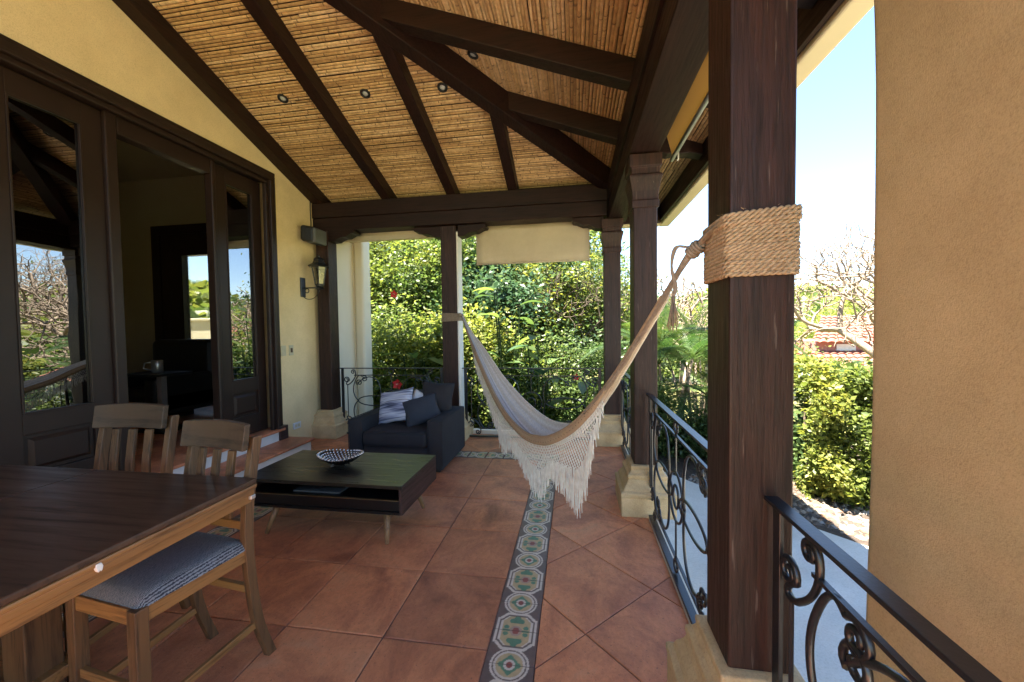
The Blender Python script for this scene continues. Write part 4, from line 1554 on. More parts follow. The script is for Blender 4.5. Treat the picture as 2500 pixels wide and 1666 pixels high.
def twist(path, R0, r0, pitch, strands, phase=0, closed=True, n=5):
    b = MB()
    P = [Vector(p) for p in path]
    N = len(P)
    acc = 0
    dist = [0]
    for i in range(1, N + (1 if closed else 0)):
        acc += (P[i % N] - P[i - 1]).length
        dist.append(acc)
    k_turn = max(1, round(acc / pitch)) / acc if closed else 1 / pitch
    for s in range(strands):
        q = []
        for i in range(N):
            t = (P[(i + 1) % N] - P[i - 1]) if closed else (P[min(i + 1, N - 1)] - P[max(i - 1, 0)])
            t.normalize()
            zc = Vector((0, 0, 1)) if abs(t.z) < 0.9 else Vector((0, 1, 0))
            o1 = t.cross(zc).normalized()
            o2 = o1.cross(t)
            a = 2 * math.pi * (dist[i] * k_turn + s / strands) + phase
            q.append(P[i] + (o1 * math.cos(a) + o2 * math.sin(a)) * R0)
        b.tube(q, r0, n, closed=closed)
    return b


rn = random.Random(3)
nco = 16
for i in range(nco):
    f = i / (nco - 1)
    z0 = 1.770 + 0.0130 * i - 1.87 + rn.uniform(-0.0012, 0.0012)
    tilt = 0.004 + 0.020 * max(0, f - 0.35)
    b = twist(loop_pts(z0, tilt, 0.002 + (0.004 if i >= nco - 3 else 0) + rn.uniform(-0.001, 0.001), 170), 0.0050, 0.0054, 0.042, 2, rn.uniform(0, 6), True, 5)
    b.v = [(x + 0.621, y + 1.5275, z + 1.87) for x, y, z in b.v]
    b.build("rope_coil", M['rope'], rwp, smooth=True)

fb_ = MB()
for k in range(260):
    a = rn.uniform(0, 2 * math.pi)
    q = (abs(math.cos(a) / (hx + 0.01)) ** 9 + abs(math.sin(a) / (hy + 0.01)) ** 9) ** (-1 / 9)
    p0 = Vector((0.621 + q * math.cos(a), 1.5275 + q * math.sin(a), rn.uniform(1.765, 1.99)))
    d0 = Vector((math.cos(a), math.sin(a), rn.uniform(-1, 1)))
    t0 = Vector((-math.sin(a), math.cos(a), 0)) * rn.uniform(-1, 1)
    fb_.tube([p0, p0 + d0 * 0.004 + t0 * 0.006, p0 + d0 * 0.008 + t0 * 0.014], 0.0005, 3, cap=False)
tag(fb_.build("loose_fibre", M['rope'], rwp), kind='stuff')

# ================================================================== HAMMOCK
hm = thing("hammock", (-0.3, 3.0, 0.7), "cream hammock with macrame fringe slung between two posts", "hammock")
# centre line measured along the span: near post -> far post
near = [(0.52, 1.56, 1.925), (0.447, 1.634, 1.862), (0.405, 1.713, 1.775), (0.356, 1.802, 1.665), (0.28, 1.943, 1.50), (0.206, 2.079, 1.35)]
CL = [(0.52, 1.56, 1.925), (0.447, 1.634, 1.872), (0.356, 1.802, 1.668), (0.28, 1.943, 1.500), (0.206, 2.079, 1.345), (0.109, 2.258, 1.172), (-0.008, 2.475, 0.990), (-0.153, 2.743, 0.832), (-0.265, 2.949, 0.755),
      (-0.423, 3.24, 0.715), (-0.626, 3.616, 0.765), (-0.80, 3.94, 0.87), (-0.96, 4.232, 1.018), (-1.22, 4.712, 1.31), (-1.42, 5.08, 1.56), (-1.60, 5.42, 1.80)]
cl_pts = catmull(CL, 8)
NC = len(cl_pts)
ax = (Vector((-1.60, 5.42, 0)) - Vector((0.52, 1.56, 0))).normalized()
side = Vector((-ax.y, ax.x, 0))       # points to the left/near side (towards the house)
if side.x > 0: side = -side
# width profile (half width across) & edge lift
M_ = 22


def prof(t):
    """t 0..1 along; returns half width and sag"""
    a, b_ = 0.28, 0.92
    if t < a: return 0.014 + 0.016 * (t / a) ** 2, 0.015
    if t > b_:
        k = (1 - t) / (1 - b_)
        return 0.014 + 0.016 * k, 0.015
    s = math.sin(math.pi * (t - a) / (b_ - a)) ** 0.8
    return 0.030 + 0.085 * s, 0.015 + 0.15 * s


fab = MB()
vs, cols = [], []
rs = random.Random(9)
strc = []
for k in range(M_ + 1):
    w = k / M_
    if w < 0.16: c = (0.40, 0.29, 0.18)
    else: c = random.Random(k * 7 + 1).choice([(0.62, 0.63, 0.66), (0.70, 0.70, 0.70), (0.30, 0.31, 0.38), (0.60, 0.57, 0.52), (0.70, 0.69, 0.68)])
    strc.append((*c, 1))
edge_near, edge_far = [], []
for i, p in enumerate(cl_pts):
    t = i / (NC - 1)
    hw, sag = prof(t)
    for k in range(M_ + 1):
        u = k / M_ * 2 - 1                # -1 near side (house/camera), +1 far side
        lift = sag * (abs(u) ** 1.7) * (1.0 if u > 0 else 0.45)
        wr = 0.004 * math.sin(k * 2.4 + i * 0.12) * min(1, hw / 0.1)
        q = p + side * (-(u + 1.0) * hw) + Vector((0, 0, lift - sag * 0.45 * 1.0 + 0.006 + wr))
        vs.append(q)
        f_t = max(0.0, min(1.0, (t - 0.30) / 0.08)); c_ = strc[k]
        cols.append(tuple(a_ * (1 - f_t) + b2 * f_t for a_, b2 in zip((0.40 + 0.08 * (k % 3), 0.31 + 0.07 * (k % 3), 0.22 + 0.06 * (k % 3), 1), c_)))
        if k == 0: edge_a = q
    edge_near.append(Vector(vs[-(M_ + 1)]))
    edge_far.append(Vector(vs[-1]))
fs = [(i * (M_ + 1) + k, i * (M_ + 1) + k + 1, (i + 1) * (M_ + 1) + k + 1, (i + 1) * (M_ + 1) + k) for i in range(NC - 1) for k in range(M_)]
fab.add(vs, fs, cols)
M['hamcloth'] = attr_mat("striped hammock cotton", 0.95, (60, 0.8, 1.1), 300, 0.4)
fo = fab.build("cloth_bed", M['hamcloth'], hm, smooth=True)
md = fo.modifiers.new("s", 'SOLIDIFY'); md.thickness = 0.005
# decide which edge is towards the camera
camp = Vector((0, 0, 1.6))
dn = (edge_near[NC // 2] - camp).length
df = (edge_far[NC // 2] - camp).length
FE, BE = (edge_near, edge_far) if dn < df else (edge_far, edge_near)
# thick woven edges
ce = MB()
ia, ib_ = int(0.12 * NC), int(0.95 * NC)
ce.tube(FE[ia:ib_], 0.011, 8)
ce.build("edge_band", simple("tan woven edge", (0.42, 0.30, 0.185), (0.30, 0.20, 0.12), 60, 0.95, 0.5, 200, bd=0.002), hm, smooth=True)
ce = MB(); ce.tube(BE[ia:ib_], 0.008, 6)
ce.build("edge_band", M['fringe'], hm, smooth=True)
# gathered cords to both posts
for k in range(7):
    gc = MB()
    o1 = Vector((rs.uniform(-1, 1), rs.uniform(-1, 1), rs.uniform(-1, 1))) * 0.010
    o2 = Vector((rs.uniform(-1, 1), rs.uniform(-1, 1), rs.uniform(-1, 1))) * 0.020
    seg = cl_pts[4:int(0.37 * NC)]
    gc.tube([p + o1.lerp(o2, j / len(seg)) + Vector((0, 0, 0.004 * math.sin(j + k))) for j, p in enumerate(seg)], 0.006, 5)
    gc.build("gathered_cord", M['cord'], hm, smooth=True)
    gc = MB()
    seg = cl_pts[int(0.86 * NC):]
    gc.tube([p + o2.lerp(o1 * 0.6, j / len(seg)) for j, p in enumerate(seg)], 0.005, 5)
    gc.build("gathered_cord", M['cord'], hm, smooth=True)
# hitch to the near post
P_h = cl_pts[6]
kn = MB()
dirn = (cl_pts[10] - cl_pts[2]).normalized()
o1 = dirn.orthogonal().normalized(); o2 = dirn.cross(o1)
for k in range(5):
    c = P_h + dirn * (k * 0.011 - 0.02)
    kn.tube([c + (o1 * math.cos(a) + o2 * math.sin(a)) * (0.021 + 0.003 * (k % 2)) for a in [2 * math.pi * i / 14 for i in range(14)]], 0.0065, 6, closed=True)
top_p = Vector((0.521, 1.50, 1.955))
for k in range(6):
    e = Vector((0.512, 1.435 + 0.03 * k, 1.965 - 0.008 * k))
    s0 = P_h - dirn * 0.01 + Vector((0, 0, 0.012 - 0.004 * k))
    kn.tube(bez(s0, s0.lerp(e, 0.4) + Vector((0, 0, 0.01)), s0.lerp(e, 0.8), e, 8), 0.007, 6)
kn.build("hitch_knot", M['cord'], hm, smooth=True)
tl_ = MB()
Q = P_h + Vector((-0.03, 0, 0.01))
for k in range(3):
    tl_.tube(catmull([Q, Q + Vector((-0.035 - 0.004 * k, 0.01, 0.0)), Q + Vector((-0.055, 0.01, -0.07)), Q + Vector((-0.045 + 0.004 * k, 0.01, -0.15)), Q + Vector((-0.05, 0.01, -0.20))], 5), 0.005, 5)
for k in range(16):
    tl_.tube([Q + Vector((-0.05 + rs.uniform(-.006, .006), 0.01 + rs.uniform(-.006, .006), -0.19)), Q + Vector((-0.05 + rs.uniform(-.02, .02), 0.01 + rs.uniform(-.02, .02), -0.30 + rs.uniform(-.03, .03)))], 0.0022, 4)
tl_.build("tassel", M['cord'], hm, smooth=True)
# far post hitch
fw = MB()
for k in range(9):
    z = 1.72 + 0.013 * k + 0.0
    tlt = 0.012 - 0.003 * k
    pts = []
    for a in [2 * math.pi * i / 48 for i in range(48)]:
        c, s = math.cos(a), math.sin(a)
        q = (abs(c / 0.134) ** 9 + abs(s / 0.119) ** 9) ** (-1 / 9)
        pts.append((-1.7625 + q * c, 5.53 + q * s, z + tlt * c * 0.6))
    fw.tube(pts, 0.0075, 5, closed=True)
fw.sphere((-1.61, 5.40, 1.80), 0.03, 10, 8)
fw.build("post_hitch", M['cord'], hm, smooth=True)


# macrame border
def drop_profile(t):
    """depth of the lace along the front edge"""
    pts = [(0.29, 0.03), (0.33, 0.24), (0.36, 0.48), (0.385, 0.60), (0.43, 0.44), (0.48, 0.30), (0.535, 0.50), (0.58, 0.42), (0.63, 0.30), (0.66, 0.32), (0.70, 0.46), (0.73, 0.34), (0.80, 0.26), (0.86, 0.20), (0.90, 0.03)]
    for (a, va), (b_, vb) in zip(pts, pts[1:]):
        if a <= t <= b_: return va + (vb - va) * (t - a) / (b_ - a)
    return 0


net, frg = MB(), MB()
# parametrise the edge finely
def edge_at(E_, t):
    f = t * (NC - 1)
    i = min(int(f), NC - 2)
    return E_[i].lerp(E_[i + 1], f - i)


# lace keeps a plain net of lozenges down to about 55% of the drop
arc = [0]
for i in range(1, NC): arc.append(arc[-1] + (FE[i] - FE[i - 1]).length)
tot = arc[-1]
def t_at(s):
    for i in range(1, NC):
        if arc[i] >= s:
            return (i - 1 + (s - arc[i - 1]) / (arc[i] - arc[i - 1])) / (NC - 1)
    return 1.0
s0, s1 = arc[int(0.27 * (NC - 1))], arc[int(0.91 * (NC - 1))]
step = 0.0155
ns = int((s1 - s0) / step)
cols_t = [t_at(s0 + k * step) for k in range(ns + 1)]


# woven band under the front edge, with a row of eyelets
wb = MB(); ey = MB()
rows_ = []
for k in range(ns + 1):
    e = edge_at(FE, cols_t[k])
    f = min(1.0, (cols_t[k] - 0.27) / 0.06, (0.92 - cols_t[k]) / 0.05)
    hgt = 0.062 * max(0.08, f)
    cam_side = (Vector((0, 0, 1.6)) - e); cam_side.z = 0; cam_side.normalize()
    o_ = side if side.dot(cam_side) > 0 else -side
    rows_.append([e + o_ * (0.010 * math.sin(math.pi * j / 4)) + Vector((0, 0, -hgt * j / 4)) for j in range(5)])
    if k % 3 == 0 and f > 0.8:
        c0 = e + o_ * 0.012 + Vector((0, 0, -hgt * 0.6))
        ey.sphere(c0, 0.0034, 6, 4, (1, 1, 1.2))
wb.add([p for r_ in rows_ for p in r_], [(i * 5 + j, i * 5 + j + 1, (i + 1) * 5 + j + 1, (i + 1) * 5 + j) for i in range(len(rows_) - 1) for j in range(4)])
M['bandcloth'] = simple("tan woven band", (0.46, 0.335, 0.21), (0.36, 0.25, 0.15), 50, 0.95, 0.5, 260, bd=0.002)
wo_ = wb.build("woven_band", M['bandcloth'], hm, smooth=True)
md = wo_.modifiers.new("s", 'SOLIDIFY'); md.thickness = 0.004
tag(ey.build("eyelet", M['barkd'], hm), kind='stuff')


def lace(E_, sgn, keep, cell=0.021, rad=0.0021):
    down = Vector((0, 0, -1))
    for k in range(ns + 1):
        t = cols_t[k]
        if not keep(t): continue
        D = drop_profile(t) - (0.05 if E_ is FE else 0.08)
        if D < 0.03: continue
        zo = Vector((0, 0, -0.055)) if E_ is FE else Vector((0, 0, 0))
        e = edge_at(E_, t) + zo
        rows = max(1, int(D * 0.50 / cell))
        sw = lambda z_: 0.05 * math.sin(t * 40) * z_
        for r in range(rows):
            if (k + r) % 2: continue
            for dk in (-1, 1):
                kk2 = k + dk
                if kk2 < 0 or kk2 > ns: continue
                e2 = edge_at(E_, cols_t[kk2]) + zo
                a = e + down * (r * cell) + side * (sgn * 0.02 * r * cell)
                c = e2 + down * ((r + 1) * cell) + side * (sgn * 0.02 * (r + 1) * cell)
                net.tube([a, c], rad, 4, cap=False)
        # solid little knots
        zt = rows * cell
        a = e + down * zt
        nstr = 3
        for q in range(nstr):
            j1 = Vector((rs.uniform(-.004, .004), rs.uniform(-.006, .006), 0))
            L = (D - zt) * rs.uniform(0.75, 1.12)
            j2 = Vector((rs.uniform(-.012, .012), rs.uniform(-.02, .02), 0))
            frg.tube([a + j1, a + j1.lerp(j2, 0.5) + down * L * 0.5, a + j2 + down * L], [0.0026, 0.0024, 0.0016], 4, cap=False)
    return


lace(FE, 1, lambda t: True)
rs.seed(4)
lace(BE, -1, lambda t: t > 0.7)
tag(net.build("macrame_net", M['fringe'], hm), kind='stuff')
tag(frg.build("fringe", M['fringe'], hm), kind='stuff')

# ================================================================== GARDEN
def gz(x, y):
    d = max(0.0, x - 7.5 + max(0, y - 9) * 0.5)
    z = -0.62 - 3.2 * min(1, d / 12) ** 1.5
    if y > 6.6 and x < 2.0: z -= 0.35 * min(1, (y - 6.6) / 3)
    far = math.hypot(x, y)
    if far > 34: z += (far - 34) * 0.13 * min(1, (far - 34) / 20) * (1 if far < 160 else 1)
    if far > 140: z -= (far - 140) * 0.125
    return z


def axis_pts():
    a = list(np.arange(-12, 30, 1.0)) + list(np.arange(30, 100, 6)) + [120, 150, 200, 300, 500, 900]
    return [-900, -500, -300, -200, -120, -70, -45, -30, -20, -15] + a


xs = axis_pts(); ys_ = axis_pts()
vs = []
for y in ys_:
    for x in xs:
        inside = (-13 < x < 0.5 and -4 < y < 7)
        vs.append((x, y, gz(x, y) + 0.05 * math.sin(x * 1.7) * math.cos(y * 1.3) - (0.3 if inside else 0)))
n = len(xs)
gr = MB(); gr.add(vs, [(j * n + i, j * n + i + 1, (j + 1) * n + i + 1, (j + 1) * n + i) for j in range(len(ys_) - 1) for i in range(n - 1)])
tag(gr.build("ground", M['ground'], smooth=True), kind='structure')
# patio beside the terrace with a raised kerb towards the planting
pat = MB()
pp = [(0.70, -4.0), (4.8, -4.0), (4.2, 2.6), (3.2, 3.75), (2.5, 4.5), (1.95, 5.15), (1.5, 5.75), (1.2, 6.1), (0.70, 6.2)]
pat.prism(pp, 'xy', -0.70, -0.55)
tag(pat.build("patio", M['patio'], bevel=0.02), kind='structure')
mz = MB()
bed = [(1.2, 6.05), (1.55, 5.7), (2.0, 5.1), (2.55, 4.42), (3.25, 3.7), (4.25, 2.6), (9, 3.0), (9, 8.5), (1.2, 8.5)]
mz.prism(bed, 'xy', -0.66, -0.575)
tag(mz.build("planting_bed", M['soil']), kind='structure')
# stones and mulch chips on the bed
rg = random.Random(21)
stn = MB()
for k in range(2600):
    u = rg.random()
    # along the kerb line
    ax_, ay_ = 1.5 + 2.9 * u, 5.75 - 3.1 * u
    off = abs(rg.gauss(0, 0.55)) + 0.03
    x, y = ax_ + off * 0.72, ay_ + off * 0.68
    s = rg.uniform(0.018, 0.05)
    c = rg.choice([(0.30, 0.24, 0.17), (0.16, 0.12, 0.09), (0.42, 0.34, 0.25), (0.36, 0.20, 0.11), (0.10, 0.08, 0.06), (0.40, 0.37, 0.33)])
    vs = []
    for (a, b_, h) in ((-1, -0.8, 0), (0.9, -1, 0), (1, 0.9, 0), (-0.8, 1, 0), (0.1, 0, 0.8)):
        vs.append((x + s * a * rg.uniform(.6, 1.2), y + s * b_ * rg.uniform(.6, 1.2), -0.578 + s * h * rg.uniform(.5, 1.1)))
    stn.add(vs, [(0, 1, 4), (1, 2, 4), (2, 3, 4), (3, 0, 4)], (c[0] * 0.5, c[1] * 0.5, c[2] * 0.5, 1))
tag(stn.build("gravel", attr_mat("mixed bed stones", 0.8, (40, 0.7, 1.2))), "brown and grey stones scattered along the planting bed's edge", "gravel", kind='stuff')


# ---- leaves with numpy
def leaf_mesh(name, mat, parent, pos, size, rng, tone, aspect=0.5, droop=0.2, updir=0.35, origin=(0, 0, 0)):
    """pos (n,3) size (n,) ; each leaf is a folded quad"""
    n = len(pos)
    d = rng.normal(size=(n, 3))
    d[:, 2] = d[:, 2] * 0.6 - droop
    d /= np.linalg.norm(d, axis=1)[:, None]
    nrm = rng.normal(size=(n, 3)); nrm[:, 2] = np.abs(nrm[:, 2]) + updir
    s = np.cross(d, nrm); s /= np.linalg.norm(s, axis=1)[:, None]
    nn = np.cross(s, d)
    L = size[:, None]
    a = pos
    c = pos + d * L
    mid = pos + d * L * 0.45 - nn * L * 0.06
    l = mid + s * L * aspect / 2 + nn * L * 0.10
    r = mid - s * L * aspect / 2 + nn * L * 0.10
    V = np.stack([a, r, c, l], 1).reshape(-1, 3) - np.array(origin)
    F = np.arange(4 * n).reshape(n, 4)
    tri = np.stack([F[:, [0, 1, 2]], F[:, [0, 2, 3]]], 1).reshape(-1)
    me = bpy.data.meshes.new(name)
    me.vertices.add(4 * n); me.vertices.foreach_set("co", V.astype(np.float32).ravel())
    me.loops.add(6 * n); me.loops.foreach_set("vertex_index", tri.astype(np.int32))
    me.polygons.add(2 * n); me.polygons.foreach_set("loop_start", np.arange(0, 6 * n, 3, dtype=np.int32))
    me.polygons.foreach_set("loop_total", np.full(2 * n, 3, dtype=np.int32))
    me.update(calc_edges=True)
    at = me.color_attributes.new("col", 'FLOAT_COLOR', 'POINT')
    cc = np.zeros((4 * n, 4), np.float32); cc[:, 3] = 1; cc[:, 0] = np.repeat(np.clip(tone, 0, 1), 4)
    at.data.foreach_set("color", cc.ravel())
    me.materials.append(mat)
    ob = bpy.data.objects.new(name, me)
    C.objects.link(ob)
    ob.parent = parent
    return ob


def clumps(rng, n, c, rad, nclump, csize, zbias=0.0):
    """points gathered in clumps through an ellipsoid's outer volume"""
    q = rng.normal(size=(nclump, 3)); q /= np.linalg.norm(q, axis=1)[:, None]
    q *= (rng.random(nclump) ** 0.45)[:, None]
    q[:, 2] = np.maximum(q[:, 2], -0.85)
    cen = np.array(c) + q * np.array(rad)
    k = rng.integers(0, nclump, n)
    p = cen[k] + rng.normal(size=(n, 3)) * csize * rng.uniform(0.5, 1.3, nclump)[k][:, None] * np.array([1, 1, 0.75])
    tone = rng.random(nclump)[k] * 0.55 + rng.random(n) * 0.5
    return p, tone, cen


def limb_set(b, base, cen, rng, r0, lean=0.0):
    base = np.array(base, float)
    top = cen.mean(0)
    tr = [base, base * 0.5 + top * 0.5 + rng.normal(size=3) * 0.12, top]
    b.tube(catmull([Vector(t) for t in tr], 6), [r0 * (1 - 0.045 * i) for i in range(13)], 8)
    for c in cen:
        s = base + (top - base) * rng.uniform(0.3, 0.95)
        mid = s * 0.5 + c * 0.5 + rng.normal(size=3) * 0.12
        b.tube(catmull([Vector(s), Vector(mid), Vector(c)], 4), [r0 * 0.34, r0 * .3, r0 * .26, r0 * .22, r0 * .2, r0 * .17, r0 * .14, r0 * .11, r0 * .08], 5)


def bush(name, cat, label, x, y, z0, rad, h0, n, leafsize, mat, seed, nclump=22, csize=0.3, aspect=0.5, bark='barkd', trunk=0.06, group=None, nlimb=14):
    rng = np.random.default_rng(seed)
    t = thing(name, (x, y, z0), label, cat, group)
    c = (x, y, z0 + h0)
    n = int(n * 2.1); leafsize *= 0.66
    p, tone, cen = clumps(rng, n, c, rad, nclump, csize)
    p[:, 2] = np.maximum(p[:, 2], z0 + 0.05)
    sz = rng.uniform(0.6, 1.3, n) * leafsize
    leaf_mesh("foliage" if cat != "tree" else "crown", M[mat], t, p, sz, rng, tone, aspect, origin=(x, y, z0))
    b = MB()
    limb_set(b, (x, y, z0 - 0.05), cen[:nlimb], rng, trunk)
    b.build("trunk" if cat == "tree" else "stem", M[bark], t, smooth=True)
    return t


# far bay: wall of shrubs and trees
G1 = "shrubs close behind the far railing"
bush("leafy_shrub", "shrub", "yellow green shrub behind the railing left of the armchair post", -4.2, 8.1, -0.9, (1.3, 0.9, 1.7), 1.5, 9500, 0.15, 'leaf_mid', 1, 34, 0.34, 0.5, group=G1)
bush("leafy_shrub", "shrub", "broad leaved bright shrub directly behind the armchair", -2.55, 7.9, -0.9, (1.2, 0.8, 1.5), 1.35, 9500, 0.17, 'leaf_yel', 2, 32, 0.33, 0.55, group=G1)
bush("leafy_shrub", "shrub", "dark green shrub behind the hammock's left side", -0.95, 7.75, -0.9, (1.25, 0.8, 1.25), 1.1, 9500, 0.13, 'leaf_mid', 3, 32, 0.32, 0.5, group=G1)
bush("leafy_shrub", "shrub", "dense dark shrub behind the far railing near the corner post", 0.55, 7.6, -0.9, (1.1, 0.75, 1.1), 1.0, 9000, 0.12, 'leaf_dark', 4, 30, 0.30, 0.45, group=G1)
G2 = "taller growth filling the far bays"
bush("leafy_tree", "tree", "tall bright tree high in the left far bay", -5.3, 10.3, -1.0, (1.9, 1.5, 2.6), 3.6, 13000, 0.19, 'leaf_yel', 5, 44, 0.45, 0.5, group=G2, trunk=0.1)
bush("leafy_tree", "tree", "mid green tree between left bay shrubs and the sky", -3.3, 10.6, -1.0, (1.8, 1.5, 2.7), 3.9, 14000, 0.17, 'leaf_mid', 6, 44, 0.45, 0.5, group=G2, trunk=0.1)
bush("leafy_tree", "tree", "tree with blue green leaves right of the hammock post", -1.5, 10.0, -1.0, (1.5, 1.3, 2.1), 3.1, 9500, 0.2, 'leaf_blue', 7, 36, 0.42, 0.6, group=G2, trunk=0.09)
bush("leafy_tree", "tree", "yellowish thin crowned tree under the half lowered blind", -0.4, 10.8, -1.0, (1.5, 1.3, 2.2), 3.3, 10000, 0.15, 'leaf_yel', 8, 38, 0.42, 0.45, group=G2, trunk=0.1, bark='bark', nlimb=30)
bush("leafy_tree", "tree", "green tree beside the corner post with sky behind", 1.0, 11.2, -1.0, (1.25, 1.2, 1.8), 2.5, 9000, 0.14, 'leaf_mid', 9, 34, 0.4, 0.45, group=G2, trunk=0.08, bark='bark')
G3 = "large trees at the back of the garden"
bush("broad_tree", "tree", "big dark tree at the back behind the left bay", -7.8, 15.5, -1.2, (3.3, 2.6, 4.2), 5.8, 16000, 0.26, 'leaf_mid', 10, 60, 0.7, 0.5, group=G3, trunk=0.2)
bush("broad_tree", "tree", "big tree at the back behind the hammock post", -3.9, 16.0, -1.2, (3.2, 2.6, 4.3), 5.8, 16000, 0.26, 'leaf_dark', 11, 60, 0.7, 0.5, group=G3, trunk=0.2)
bush("broad_tree", "tree", "olive toned big tree behind the half lowered blind", -0.6, 16.5, -1.2, (2.6, 2.4, 3.7), 4.7, 13000, 0.24, 'leaf_mid', 12, 52, 0.65, 0.5, group=G3, trunk=0.18)


def bare_tree(label, base, H, seed, spread=1.0, levels=6, r0=0.12, bark='bark', leaves=0, group="bare branched trees", start=0.35, up_=0.35):
    rnd = random.Random(seed)
    t = thing("bare_tree", base, label, "tree", group)
    b = MB()
    tips = []

    def grow(p, d, L, r, lev):
        pts = [p]
        q = p.copy(); dd = d.copy()
        for i in range(4):
            dd = (dd + Vector((rnd.uniform(-.22, .22), rnd.uniform(-.22, .22), rnd.uniform(-.12, .18)))).normalized()
            q = q + dd * (L / 4)
            pts.append(q.copy())
        b.tube(pts, [r, r * .93, r * .86, r * .8, r * .74], 6 if lev < 3 else 4, cap=False)
        if lev >= levels:
            tips.append(q)
            return
        n = 3 if lev < 3 else rnd.choice((2, 2, 3))
        for k in range(n):
            a = 2 * math.pi * (k + rnd.random() * 0.8) / n
            o = dd.orthogonal().normalized()
            o = Matrix.Rotation(a, 3, dd) @ o
            nd_ = (dd * rnd.uniform(0.45, 0.8) + o * rnd.uniform(0.55, 0.95) * spread + Vector((0, 0, up_ * 0.4))).normalized()
            grow(q.copy() if rnd.random() < .7 else pts[3].copy(), nd_, L * rnd.uniform(0.62, 0.8), r * 0.66, lev + 1)
    bs = Vector(base)
    b.tube([bs - Vector((0, 0, 0.2)), bs + Vector((0.05, 0.02, H * start))], [r0 * 1.25, r0], 8)
    for k in range(4):
        a = math.pi / 2 * k + rnd.random()
        grow(bs + Vector((0.05, 0.02, H * start)), Vector((math.cos(a) * 0.75 * spread, math.sin(a) * 0.75 * spread, 0.75)).normalized(), H * 0.24, r0 * 0.7, 1)
    b.build("trunk", M[bark], t, smooth=True)
    if leaves and tips:
        rng = np.random.default_rng(seed)
        P = np.array([tips[i % len(tips)] for i in range(leaves)]) + rng.normal(size=(leaves, 3)) * 0.06
        leaf_mesh("leaves", M['leaf_yel'], t, P, rng.uniform(0.05, 0.12, leaves), rng, rng.random(leaves), 0.45, origin=base)
    return t


bare_tree("spreading bare tree behind the hedge, right of the rope wrapped post", (8.7, 11.2, -0.8), 5.6, 31, 1.0, 7, 0.08, leaves=120)
bare_tree("bare twiggy tree mirrored in the left glass door", (7.6, 10.8, -1.4), 5.6, 32, 1.0, 7, 0.15, leaves=150)
bare_tree("bare tree with pinkish twigs above the palms", (3.4, 13.0, -0.8), 4.3, 33, 1.1, 6, 0.11, leaves=200)
bare_tree("slender bare tree beyond the corner post", (1.9, 13.5, -0.9), 4.6, 34, 1.0, 6, 0.09, leaves=260)
bare_tree("grey bare tree tangled in the growth behind the blind", (-0.2, 9.9, -0.9), 4.0, 35, 0.9, 6, 0.05, leaves=400, bark='barkd')
bare_tree("bare tree farther right, mirrored in the narrow glass", (10.5, 13.5, -2.5), 6.4, 36, 1.0, 6, 0.16, leaves=200)

# yellowish trees across the right-hand background
for i, (x, y, h, r, mt, lb) in enumerate([(3.0, 17.5, 3.0, 2.3, 'leaf_yel', "low yellow green tree above the palms"),
                                          (6.2, 16.0, 2.6, 1.9, 'leaf_yel', "sunlit yellow tree left of the rope wrapped post"),
                                          (9.0, 24.0, 3.6, 3.0, 'leaf_mid', "green tree behind the rope wrapped post"),
                                          (16.5, 28.0, 5.2, 2.6, 'leaf_yel', "bright tree crown above the red roof"),
                                          (18.5, 27.0, 5.0, 3.0, 'leaf_mid', "tree at the right above the red roof"),
                                          (12.0, 32.0, 5.0, 3.6, 'leaf_yel', "distant round tree on the slope"),
                                          (22.0, 36.0, 5.4, 4.2, 'leaf_yel', "distant tree nearest the tan wall's edge")]):
    z0 = gz(x, y)
    bush("background_tree", "tree", lb, x, y, z0, (r, r, h * 0.5), h * 0.62, 8500, 0.10 + 0.007 * y, mt, 50 + i, 40, 0.16 * r + 0.1, 0.5, group="background trees on the right", trunk=0.12)

# far wooded hill: joined canopy
rng = np.random.default_rng(77)
n = 42000
th = rng.uniform(R(-75), R(80), n); rad_ = rng.uniform(36, 130, n) ** 1.0
X = rad_ * np.sin(th); Y = rad_ * np.cos(th)
blob = np.sin(X * 0.35) * np.cos(Y * 0.31) + np.sin(X * 0.13 + 2) * 0.8
Z = np.array([gz(a, b_) for a, b_ in zip(X, Y)]) + 1.0 + 1.6 * rng.random(n) + 1.3 * blob
P = np.stack([X, Y, Z], 1)
hw = tag(bpy.data.objects.new("distant_woods", None), "wooded hillside far beyond the garden", "woods", kind='stuff')
C.objects.link(hw)
hw_leaf = leaf_mesh("woods", M['leaf_mid'], None, P, rng.uniform(0.9, 1.9, n), rng, np.clip(0.5 + 0.35 * blob + rng.normal(size=n) * 0.2, 0, 1), 0.8)
bpy.data.objects.remove(hw)
tag(hw_leaf, "wooded hillside far beyond the garden", "woods", kind='stuff')
hw_leaf.name = "distant_woods"

# ---- hedge
rng = np.random.default_rng(5)
hg = thing("hedge", (4.3, 5.9, -0.6), "clipped leafy hedge behind the stones, right of the rope wrapped post", "hedge")
A0, A1 = np.array([2.9, 5.75]), np.array([6.4, 5.2])
n = 72000
u = rng.random(n); w = rng.random(n)
dirv = (A1 - A0) / np.linalg.norm(A1 - A0); nv = np.array([-dirv[1], dirv[0]])
face = rng.random(n)
top = 1.43 + 0.08 * np.sin(u * 17) + 0.07 * np.sin(u * 41)
zq = rng.random(n)
bulge = 0.13 * np.sin(u * 19 + 2.5 * np.sin(zq * 5)) + 0.10 * np.sin(u * 41 + zq * 9) + 0.07 * np.sin(zq * 14 + u * 13)
acr = np.where(face < 0.55, -0.52 + 0.75 * bulge + 0.10 * rng.normal(size=n), rng.uniform(-0.5, 0.7, n))
zz = np.where(face < 0.55, zq * top, top + 0.09 * rng.normal(size=n))
rnd_edge = np.clip((zz / top - 0.8) * 5, 0, 1)
